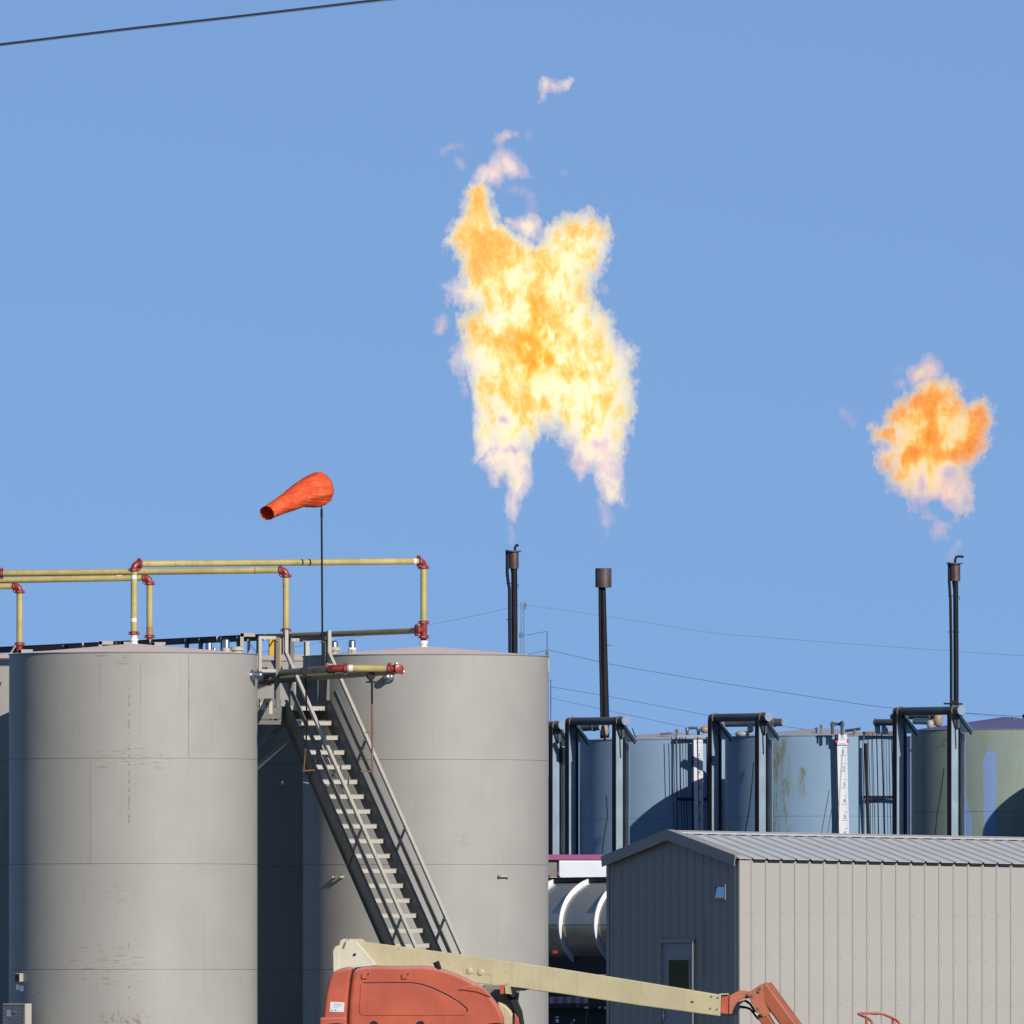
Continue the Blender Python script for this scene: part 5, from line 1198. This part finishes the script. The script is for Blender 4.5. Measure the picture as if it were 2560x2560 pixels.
# ------------------------------------------------------------------ wires and the distant line
def wire(name, label, cat, pts, Y0, Y1, r, m, sag=0):
    P = []
    n = 24; x0, xN = pts[0][0], pts[-1][0]
    def yy(x):
        for (a, b), (c, d) in zip(pts, pts[1:]):
            if x <= c: return b + (d - b) * (x - a) / (c - a)
        return pts[-1][1]
    for i in range(n + 1):
        x = x0 + (xN - x0) * i / n; P.append(at(x, yy(x), Y0 + (Y1 - Y0) * i / n))
    return single(MB().tube(P, r, 6), name, label, cat, m, loc=P[0])
wire('overhead_cable', 'dark overhead cable crossing the top left corner of the sky', 'cable', [(-600, 170), (-300, 144.5), (0, 111), (300, 74), (600, 40), (940, 0), (1400, -48)], 118, 124, .0072, M['cable_dark'])
wire('overhead_cable', 'thinner lashed cable running just under the dark overhead cable', 'cable', [(-600, 175), (-300, 148), (0, 114), (300, 77.5), (600, 43.5), (940, 3.6), (1400, -44)], 118.5, 124.5, .004, M['line_far'])
def lattice(name, label, x, y0, w, Y):
    b = at(x, 2498, Y); b.z = 0; tp = at(x, y0, Y); t = thing(name, label, 'pylon', b); H = tp.z; u = px(Y); hw = w / 2 * u
    mb = MB()
    for sx in (-1, 1):
        for sy in (-1, 1): mb.bar(b + Vector((sx * hw, sy * hw, 0)), b + Vector((sx * hw, sy * hw, H)), .07, .07)
    part(mb, 'leg', M['line_far'], t, 0)
    mb = MB(); n = 34
    for i in range(n):
        z0, z1 = H * i / n, H * (i + 1) / n; s = 1 if i % 2 else -1
        for sy in (-1, 1): mb.bar(b + Vector((s * hw, sy * hw, z0)), b + Vector((-s * hw, sy * hw, z1)), .04, .04)
    part(mb, 'lacing', M['galv'], t, 0)
    return t, tp
py1, tp1 = lattice('lattice_mast', 'slender distant lattice mast beside the left flare stack', 1306, 1506, 7, 1500)
part(MB().box(tp1 + Vector((.2, 0, -.3)), (.25, .25, .5)).box(at(1302, 1588, 1500), (.3, .3, .4)), 'insulator', M['line_far'], py1, 0)
py2 = thing('line_pole', 'distant pole with hanging insulator string just right of the lattice mast', 'pylon', at(1368, 2498, 1480))
part(MB().tube([at(1368, 1628, 1480), at(1368, 2498, 1480)], .12, 8), 'pole', M['line_far'], py2)
part(MB().tube([at(1368, 1579, 1480), at(1368, 1628, 1480)], .045, 6), 'insulator', M['line_far'], py2)
py3 = thing('line_pole', 'lower distant pole showing at the right edge of the middle beige tank', 'pylon', at(1377, 2498, 1600))
part(MB().tube([at(1377, 1700, 1600), at(1377, 2498, 1600)], .05, 6), 'pole', M['line_far'], py3)
part(MB().tube([at(1374, 1700, 1600), at(1378, 1700, 1600)], .05, 6), 'insulator', M['line_far'], py3)
wr = .012
wire('power_line', 'highest faint power line running right from the lattice mast', 'power line', [(1310, 1512), (1500, 1538), (1780, 1583), (2100, 1608), (2560, 1640), (3000, 1662)], 1500, 1450, wr * .8, M['line_far'])
wire('power_line', 'faint line dropping left from the lattice mast towards the yellow riser', 'power line', [(600, 1640), (1075, 1562), (1200, 1537), (1302, 1512)], 1560, 1500, wr * .8, M['line_far'])
wire('power_line', 'short slack wire between the lattice mast and the pole right of it', 'power line', [(1308, 1588), (1330, 1586), (1350, 1581), (1368, 1579)], 1500, 1480, wr * 1.4, M['line_far'])
wire('power_line', 'heavier power line sloping down from the distant pole behind the flare stacks', 'power line', [(1300, 1640), (1368, 1624), (1530, 1662), (1800, 1707), (2200, 1768), (2560, 1792), (3000, 1820)], 1490, 1440, wr * 1.5, M['line_far'])
wire('power_line', 'upper of the two lowest distant lines right of the middle beige tank', 'power line', [(1377, 1717), (1500, 1737), (1780, 1790), (2200, 1850)], 1600, 1560, wr * 1.4, M['line_far'])
wire('power_line', 'lowest distant line, passing behind the left pipe frame', 'power line', [(1377, 1745), (1550, 1783), (1720, 1819), (2000, 1860)], 1600, 1560, wr * 1.2, M['line_far'])
wire('power_line', 'faint line just under the highest one, right of the right flare stack', 'power line', [(2405, 1783), (2560, 1797), (2900, 1815)], 1490, 1440, wr * 1.0, M['line_far'])
# ------------------------------------------------------------------ gas flames (glowing, partly see-through gas: volumes)
import numpy as np
def poly_sdf(X, Z, poly):
    """signed distance, positive inside"""
    d = np.full(X.shape, 1e9); inside = np.zeros(X.shape, bool); n = len(poly)
    for i in range(n):
        x0, y0 = poly[i]; x1, y1 = poly[(i + 1) % n]
        ex, ey = x1 - x0, y1 - y0; wx, wy = X - x0, Z - y0
        t = np.clip((wx * ex + wy * ey) / (ex * ex + ey * ey + 1e-9), 0, 1)
        d = np.minimum(d, np.hypot(wx - ex * t, wy - ey * t))
        c = (y0 <= Z) != (y1 <= Z); xs = x0 + (Z - y0) / (ey if abs(ey) > 1e-9 else 1e-9) * ex
        inside ^= c & (X < xs)
    return np.where(inside, d, -d)
def hull_material(name):
    m = bpy.data.materials.new(name); m.use_nodes = True; nt = m.node_tree; nt.nodes.clear(); N = nt.nodes.new; L = nt.links.new
    out = N('ShaderNodeOutputMaterial'); tr = N('ShaderNodeBsdfTransparent'); em = N('ShaderNodeEmission'); em.inputs[0].default_value = (1, .62, .5, 1); em.inputs[1].default_value = 1.0
    mx = N('ShaderNodeMixShader'); mx.inputs[0].default_value = .012; L(tr.outputs[0], mx.inputs[1]); L(em.outputs[0], mx.inputs[2]); L(mx.outputs[0], out.inputs['Surface']); return m
hullM = hull_material('flame_skin')
def flame_material(name, ramp, sigma, glow):
    m = bpy.data.materials.new(name); m.use_nodes = True; nt = m.node_tree; nt.nodes.clear(); N = nt.nodes.new; L = nt.links.new
    out = N('ShaderNodeOutputMaterial'); at_ = N('ShaderNodeAttribute'); at_.attribute_name = 'density'
    cr = N('ShaderNodeValToRGB'); e = cr.color_ramp.elements
    e[0].position, e[0].color = ramp[0][0], (*ramp[0][1], 1); e[1].position, e[1].color = ramp[-1][0], (*ramp[-1][1], 1)
    for p, c in ramp[1:-1]:
        q = e.new(p); q.color = (*c, 1)
    L(at_.outputs['Fac'], cr.inputs[0])
    s = N('ShaderNodeMath'); s.operation = 'MULTIPLY'; s.inputs[1].default_value = sigma; L(at_.outputs['Fac'], s.inputs[0])
    g = N('ShaderNodeMath'); g.operation = 'MULTIPLY'; g.inputs[1].default_value = glow; L(s.outputs[0], g.inputs[0])
    ab = N('ShaderNodeVolumeAbsorption'); ab.inputs[0].default_value = (0, 0, 0, 1); L(s.outputs[0], ab.inputs[1])
    em = N('ShaderNodeEmission'); L(cr.outputs[0], em.inputs[0])
    bo = N('ShaderNodeMapRange'); bo.inputs[1].default_value = 0; bo.inputs[2].default_value = .25; bo.inputs[3].default_value = 1.35; bo.inputs[4].default_value = 1.0; L(at_.outputs['Fac'], bo.inputs[0])
    g2 = N('ShaderNodeMath'); g2.operation = 'MULTIPLY'; L(g.outputs[0], g2.inputs[0]); L(bo.outputs[0], g2.inputs[1]); L(g2.outputs[0], em.inputs[1])
    ad = N('ShaderNodeAddShader'); L(ab.outputs[0], ad.inputs[0]); L(em.outputs[0], ad.inputs[1]); L(ad.outputs[0], out.inputs['Volume'])
    return m
def flame(name, label, Y, to_src, body, wisps, holes, oranges, weights, mat, seed, group='gas flames over the flare stacks', thick=1.0, warp=.30, dep=1.05, grow=.10):
    """body: outline polygon; wisps: (polygon, weight); holes, oranges, weights: soft ellipses (x, y, rx, ry, amount)"""
    B = [to_src(*p) for p in body]; Wp = [([to_src(*p) for p in poly], w) for poly, w in wisps]
    ax_ = [p[0] for p in B] + [p[0] for w in Wp for p in w[0]]; ay_ = [p[1] for p in B] + [p[1] for w in Wp for p in w[0]]
    pad = 26; x0, x1, y0, y1 = min(ax_) - pad, max(ax_) + pad, min(ay_) - pad, max(ay_) + pad
    cell = 2.4; nx, nz = int((x1 - x0) / cell) + 1, int((y1 - y0) / cell) + 1
    xs = x0 + np.arange(nx) * cell; ys = y1 - np.arange(nz) * cell          # rows from the bottom up
    X, Z = np.meshgrid(xs, ys); u = px(Y)
    D = poly_sdf(X, Z, B) * u + grow; Wt = np.ones(D.shape)
    def ell(x, y, rx, ry):
        cx, cy = to_src(x, y); ex, ey = to_src(x + rx, y + ry); return np.exp(-(((X - cx) / (ex - cx)) ** 2 + ((Z - cy) / (ey - cy)) ** 2))
    for (x, y, rx, ry, a) in weights: Wt += (a - 1) * np.clip(ell(x, y, rx, ry) * 1.3, 0, 1) * (Wt > 0)
    for poly, w in Wp:
        d2 = poly_sdf(X, Z, poly) * u; d2 = np.where(d2 > -.06, d2 * 1.6 + .15, d2); k = np.clip((d2 - D) / .06, 0, 1); Wt = Wt * (1 - k) + w * k; D = np.maximum(D, d2)
    for (x, y, rx, ry, a) in holes: Wt *= 1 - a * ell(x, y, rx, ry)
    O = np.zeros(D.shape)
    for (x, y, rx, ry, a) in oranges: O += a * ell(x, y, rx, ry)
    base = at((x0 + x1) / 2, y1, Y)
    lx = (X - (x0 + x1) / 2) * u; lz = (y1 - Z) * u
    me = bpy.data.meshes.new(name); vs = np.stack([lx.ravel(), np.zeros(lx.size), lz.ravel()], 1)
    me.vertices.add(len(vs)); me.vertices.foreach_set('co', vs.ravel())
    for nm, arr in (('reach', D), ('body', np.clip(Wt, 0, 1.5)), ('orange', np.clip(O, 0, 1.5))):
        a = me.attributes.new(nm, 'FLOAT', 'POINT'); a.data.foreach_set('value', arr.ravel().astype(np.float32))
    me.materials.append(mat)
    ob = bpy.data.objects.new(name, me); col.objects.link(ob); ob.location = base; ORG[ob.name] = base; props(ob, label, 'flame', group)
    # geometry nodes: voxel cube sampled from the outline map, torn by turbulence
    ng = bpy.data.node_groups.new(name + '_gas', 'GeometryNodeTree')
    ng.interface.new_socket('Geometry', in_out='INPUT', socket_type='NodeSocketGeometry'); ng.interface.new_socket('Geometry', in_out='OUTPUT', socket_type='NodeSocketGeometry')
    N = ng.nodes.new; L = ng.links.new
    gi, go = N('NodeGroupInput'), N('NodeGroupOutput')
    def mth(op, a, b=0.0, clamp=False):
        n = N('ShaderNodeMath'); n.operation = op; n.use_clamp = clamp
        for i, q in enumerate((a, b)):
            if isinstance(q, bpy.types.NodeSocket): L(q, n.inputs[i])
            else: n.inputs[i].default_value = q
        return n.outputs[0]
    pos = N('GeometryNodeInputPosition').outputs[0]
    def vmul(v, k): n = N('ShaderNodeVectorMath'); n.operation = 'MULTIPLY'; L(v, n.inputs[0]); n.inputs[1].default_value = k; return n.outputs[0]
    def vadd(v, w): 
        n = N('ShaderNodeVectorMath'); n.operation = 'ADD'; L(v, n.inputs[0])
        if isinstance(w, bpy.types.NodeSocket): L(w, n.inputs[1])
        else: n.inputs[1].default_value = w
        return n.outputs[0]
    def noise(v, scale, detail, rough, off, color=False, dist=0.0):
        n = N('ShaderNodeTexNoise'); n.inputs['Scale'].default_value = scale; n.inputs['Detail'].default_value = detail; n.inputs['Roughness'].default_value = rough; n.inputs['Distortion'].default_value = dist
        L(vadd(v, off), n.inputs['Vector']); return n.outputs[1 if color else 0]
    flat = vmul(pos, (1, .28, .68))
    w1 = vmul(vadd(noise(flat, 1.1, 3, .6, (seed, 0, 0), True), (-.5, -.5, -.5)), (warp, 0, warp))
    w2 = vmul(vadd(noise(flat, 5.5, 7, .84, (seed + 9, 3, 1), True), (-.5, -.5, -.5)), (warp * .85, 0, warp * .85))
    wp = vadd(vadd(pos, w1), w2); sep = N('ShaderNodeSeparateXYZ'); L(wp, sep.inputs[0]); sp0 = N('ShaderNodeSeparateXYZ'); L(pos, sp0.inputs[0])
    gx = mth('FLOOR', mth('ADD', mth('DIVIDE', mth('SUBTRACT', sep.outputs[0], float(lx.min())), cell * u), .5)); gz = mth('FLOOR', mth('ADD', mth('DIVIDE', sep.outputs[2], cell * u), .5))
    gx = mth('MINIMUM', mth('MAXIMUM', gx, 0), nx - 1); gz = mth('MINIMUM', mth('MAXIMUM', gz, 0), nz - 1)
    idx = mth('ADD', gx, mth('MULTIPLY', gz, nx))
    def samp(nm):
        na = N('GeometryNodeInputNamedAttribute'); na.data_type = 'FLOAT'; na.inputs[0].default_value = nm
        s = N('GeometryNodeSampleIndex'); s.data_type = 'FLOAT'; s.domain = 'POINT'; s.clamp = True
        L(gi.outputs[0], s.inputs[0]); L(na.outputs[0], s.inputs['Value']); L(idx, s.inputs['Index']); return s.outputs[0]
    Dv, Wv, Ov = samp('reach'), samp('body'), samp('orange')
    wav = mth('MULTIPLY', mth('SUBTRACT', noise(vmul(pos, (1, .1, 1)), .9, 2, .5, (seed + 30, 0, 0)), .5), .9)
    yy = mth('ABSOLUTE', mth('ADD', sp0.outputs[1], wav))
    s = mth('SUBTRACT', Dv, mth('MULTIPLY', yy, thick))
    tear = mth('MULTIPLY', mth('SUBTRACT', noise(flat, 4.2, 8, .82, (seed + 50, 7, 0), False, 0), .5), .95)
    s = mth('ADD', s, tear)
    mr = N('ShaderNodeMapRange'); mr.interpolation_type = 'SMOOTHSTEP'; mr.inputs[1].default_value = 0.0; mr.inputs[2].default_value = .05; L(s, mr.inputs[0])
    on = noise(vmul(pos, (1, .14, .60)), 3.3, 8, .80, (seed + 80, 0, 4), False, .3)
    ov = mth('ADD', Ov, mth('MULTIPLY', mth('SUBTRACT', on, .50), 4.6)); ov = mth('ADD', ov, .16, True)
    mr2 = N('ShaderNodeMapRange'); mr2.inputs[1].default_value = .03; mr2.inputs[2].default_value = .30; L(s, mr2.inputs[0])
    core = mth('MULTIPLY', ov, mr2.outputs[0])
    dens = mth('MULTIPLY', mth('MULTIPLY', mr.outputs[0], Wv), mth('ADD', .22, mth('MULTIPLY', core, .78)))
    vc = N('GeometryNodeVolumeCube'); L(dens, vc.inputs['Density']); vc.inputs['Background'].default_value = 0
    vc.inputs['Min'].default_value = (float(lx.min()), -dep, 0); vc.inputs['Max'].default_value = (float(lx.max()), dep, float(lz.max()))
    vx = .0175
    vc.inputs['Resolution X'].default_value = int((lx.max() - lx.min()) / vx); vc.inputs['Resolution Y'].default_value = int(2 * dep / (vx * 2.3)); vc.inputs['Resolution Z'].default_value = int(lz.max() / vx)
    sm_ = N('GeometryNodeSetMaterial'); sm_.inputs['Material'].default_value = mat; L(vc.outputs[0], sm_.inputs[0]); vm = N('GeometryNodeVolumeToMesh'); L(vc.outputs[0], vm.inputs['Volume']); vm.inputs['Threshold'].default_value = .05; vm.inputs['Adaptivity'].default_value = .4
    sh = N('GeometryNodeSetMaterial'); sh.inputs['Material'].default_value = hullM; L(vm.outputs[0], sh.inputs[0])
    jn = N('GeometryNodeJoinGeometry'); L(sm_.outputs[0], jn.inputs[0]); L(sh.outputs[0], jn.inputs[0]); L(jn.outputs[0], go.inputs[0])
    md = ob.modifiers.new('gas', 'NODES'); md.node_group = ng
    return ob
fA = lambda x, y: (1040 + x / 1.558, 160 + y / 1.558)
bodyA = [(255,440),(300,480),(308,560),(328,610),(400,655),(455,700),(490,650),(560,610),(610,590),(680,580),(735,610),(758,680),(745,760),(705,800),(690,870),(720,940),(765,1000),(790,1060),(848,1110),(842,1200),(852,1300),(840,1400),(805,1500),(792,1580),(795,1700),(745,1715),(722,1640),(690,1560),(650,1590),(605,1560),(575,1480),(545,1420),(500,1430),(452,1510),(438,1570),(440,1640),(402,1700),(376,1760),(362,1700),(366,1640),(345,1580),(312,1640),(288,1590),(237,1560),(230,1500),(243,1400),(235,1280),(200,1220),(152,1160),(168,1080),(168,1000),(228,950),(132,930),(112,860),(165,840),(170,780),(150,720),(108,700),(122,640),(170,590),(190,530),(215,470)]
wispA = [([(285,1480),(440,1480),(450,1560),(440,1640),(402,1710),(378,1790),(358,1740),(360,1650),(335,1600),(310,1650),(285,1600),(240,1560)], .50),([(590,1440),(800,1440),(800,1560),(795,1700),(745,1720),(715,1650),(690,1570),(640,1610),(605,1560)], .48),([(225,1250),(300,1200),(320,1500),(235,1560),(225,1500)], .75),
         ([(215,480),(235,400),(290,370),(330,325),(372,335),(400,380),(445,425),(395,445),(350,440),(330,480),(290,470)], .30),
         ([(350,610),(400,590),(450,578),(478,610),(482,660),(455,695),(400,655)], .45),
         ([(330,480),(400,470),(460,500),(470,560),(440,560),(430,500),(370,500)], .10),
         ([(490,80),(500,55),(545,72),(606,58),(560,100),(505,104),(492,145),(482,140)], .42), ([(305,295),(330,280),(352,268),(390,272),(392,286),(350,300),(325,310)], .30),
         ([(96,335),(120,318),(172,312),(174,322),(125,330),(108,346)], .16), ([(160,370),(180,368),(192,400),(178,404)], .18), ([(80,1050),(82,1000),(118,985),(122,1010),(98,1055)], .22),
         ([(425,275),(450,270),(450,288),(430,290)], .12), ([(180,1220),(205,1240),(205,1290),(188,1300)], .18), ([(366,1750),(384,1750),(380,1860),(372,1862)], .14), ([(715,1700),(735,1710),(768,1780),(742,1835),(718,1790)], .16),
         ([(720,870),(738,870),(740,890),(724,888)], .25), ([(570,414),(584,414),(584,424),(572,424)], .1)]
holeA = [(710,1270,40,34,.55),(342,1388,36,24,.80),(465,650,16,24,.5),(700,1490,40,30,.4),(640,1540,26,50,.45),(380,1500,18,60,.35)]
orangeA = [(270,735,90,55,.95),(300,680,110,35,.5),(235,560,50,70,.70),(245,480,36,50,.6),(240,830,60,60,.60),(475,905,45,55,.75),(500,960,30,50,.4),(470,1150,60,50,.60),(425,1210,40,80,.35),(405,1330,40,60,.65),(205,1020,60,50,.85),(360,1070,70,36,.55),(745,1210,60,40,.40),(735,650,36,60,.60),(600,650,70,30,.45),(500,1330,40,30,.4),(720,1290,50,30,.35),(290,1260,50,60,.25),(180,650,40,60,.4),(440,740,60,30,.35),
           (620,960,90,80,-.50),(700,1110,100,70,-.5),(620,1400,140,70,-.6),(300,1000,60,50,-.1),(660,740,60,60,-.4),(560,860,70,50,-.5),(380,860,60,60,-.3),(810,1300,60,160,-.7),(250,1450,80,120,-.5),(700,1600,120,120,-.7),(400,1600,90,140,-.7),(560,1230,60,60,-.2),(420,970,60,50,-.3)]
wtA = [(300,1560,120,110,.42),(400,1640,60,140,.30),(700,1600,110,120,.38),(770,1650,40,100,.42),(620,1520,60,60,.40),(150,880,60,70,.55),(440,620,50,60,.45),(190,1150,50,90,.60),(790,1080,60,60,.6)]
rampA = [(0.0, (1.0, .50, .33)), (.16, (1.0, .80, .60)), (.24, (1.0, .90, .56)), (.36, (1.0, .78, .24)), (.52, (1.0, .50, .05)), (1.0, (.95, .25, .01))]
matA = flame_material('burning_gas', rampA, 8.5, 1.16)
flame('gas_flame', 'huge ragged yellow flame hanging over the left and middle flare stacks', 364.5, fA, bodyA, wispA, holeA, orangeA, wtA, matA, 3.0)
fB = lambda x, y: (2060 + x / 3.578, 860 + y / 3.578)
bodyB = [(930,260),(1000,280),(1050,300),(1110,310),(1170,350),(1225,400),(1235,470),(1285,530),(1345,500),(1440,520),(1490,600),(1505,690),(1470,770),(1455,880),(1400,970),(1310,1045),(1265,1090),(1300,1190),(1335,1300),(1300,1390),(1270,1490),(1200,1510),(1130,1600),(1100,1640),(1060,1590),(1000,1560),(950,1580),(900,1550),(905,1470),(865,1430),(828,1500),(775,1470),(738,1400),(725,1350),(650,1320),(585,1280),(560,1180),(512,1100),(500,960),(545,905),(475,890),(435,830),(440,745),(520,705),(550,650),(600,560),(700,470),(790,400),(820,340),(880,290)]
wispB = [([(790,390),(770,300),(760,210),(850,180),(900,110),(945,90),(1010,130),(1040,200),(1050,300),(1000,300),(900,330)], .26), ([(1000,1570),(1110,1600),(1110,1760),(1060,1720),(1000,1760),(975,1700),(990,1640)], .16),
         ([(1150,1810),(1195,1770),(1212,1800),(1160,1850),(1135,1925),(1105,1925),(1120,1870)], .12), ([(120,600),(180,590),(230,640),(290,700),(260,740),(210,700)], .10), ([(650,350),(700,320),(760,330),(700,390)], .14), ([(645,210),(690,200),(690,240),(660,240)], .05)]
holeB = [(885,1250,55,120,.75),(650,1075,40,60,.6),(575,940,50,40,.4),(640,815,70,26,.45),(1000,1480,60,40,.3),(820,1380,50,30,.4)]
orangeB = [(870,500,150,80,.80),(1100,480,130,90,.55),(680,640,110,60,.65),(560,800,110,50,1.0),(970,670,50,80,.90),(980,850,130,100,.55),(1390,800,110,170,1.1),(1410,620,80,70,.7),(1150,1000,130,60,.8),(800,980,130,50,.6),(560,1090,50,70,.85),(640,1220,60,60,.45),(1330,960,100,80,.9),(880,260,120,60,.6),(740,1160,60,80,.2),
           (1120,680,95,120,-1.0),(740,760,60,60,-.8),(1150,850,60,60,-.8),(1050,380,50,40,-.3),(660,920,50,60,-.5),(1100,1250,200,140,-.9),(820,1300,80,120,-.8),(1100,1450,150,120,-.8),(1220,700,40,100,-.4)]
wtB = [(1100,1330,170,190,.36),(960,1480,120,100,.28),(1080,1130,150,60,.6),(620,1290,80,60,.4),(520,900,60,60,.5),(790,1430,60,60,.6),(1120,1570,80,80,.22)]
rampB = [(0.0, (1.0, .48, .32)), (.16, (1.0, .68, .42)), (.26, (1.0, .72, .28)), (.38, (1.0, .50, .08)), (.56, (1.0, .30, .01)), (1.0, (.72, .14, .01))]
matB = flame_material('burning_gas_orange', rampB, 9.0, 1.08)
flame('gas_flame', 'small round orange flame over the right flare stack', 352.5, fB, bodyB, wispB, holeB, orangeB, wtB, matB, 41.0, warp=.20, dep=.80, grow=.11)
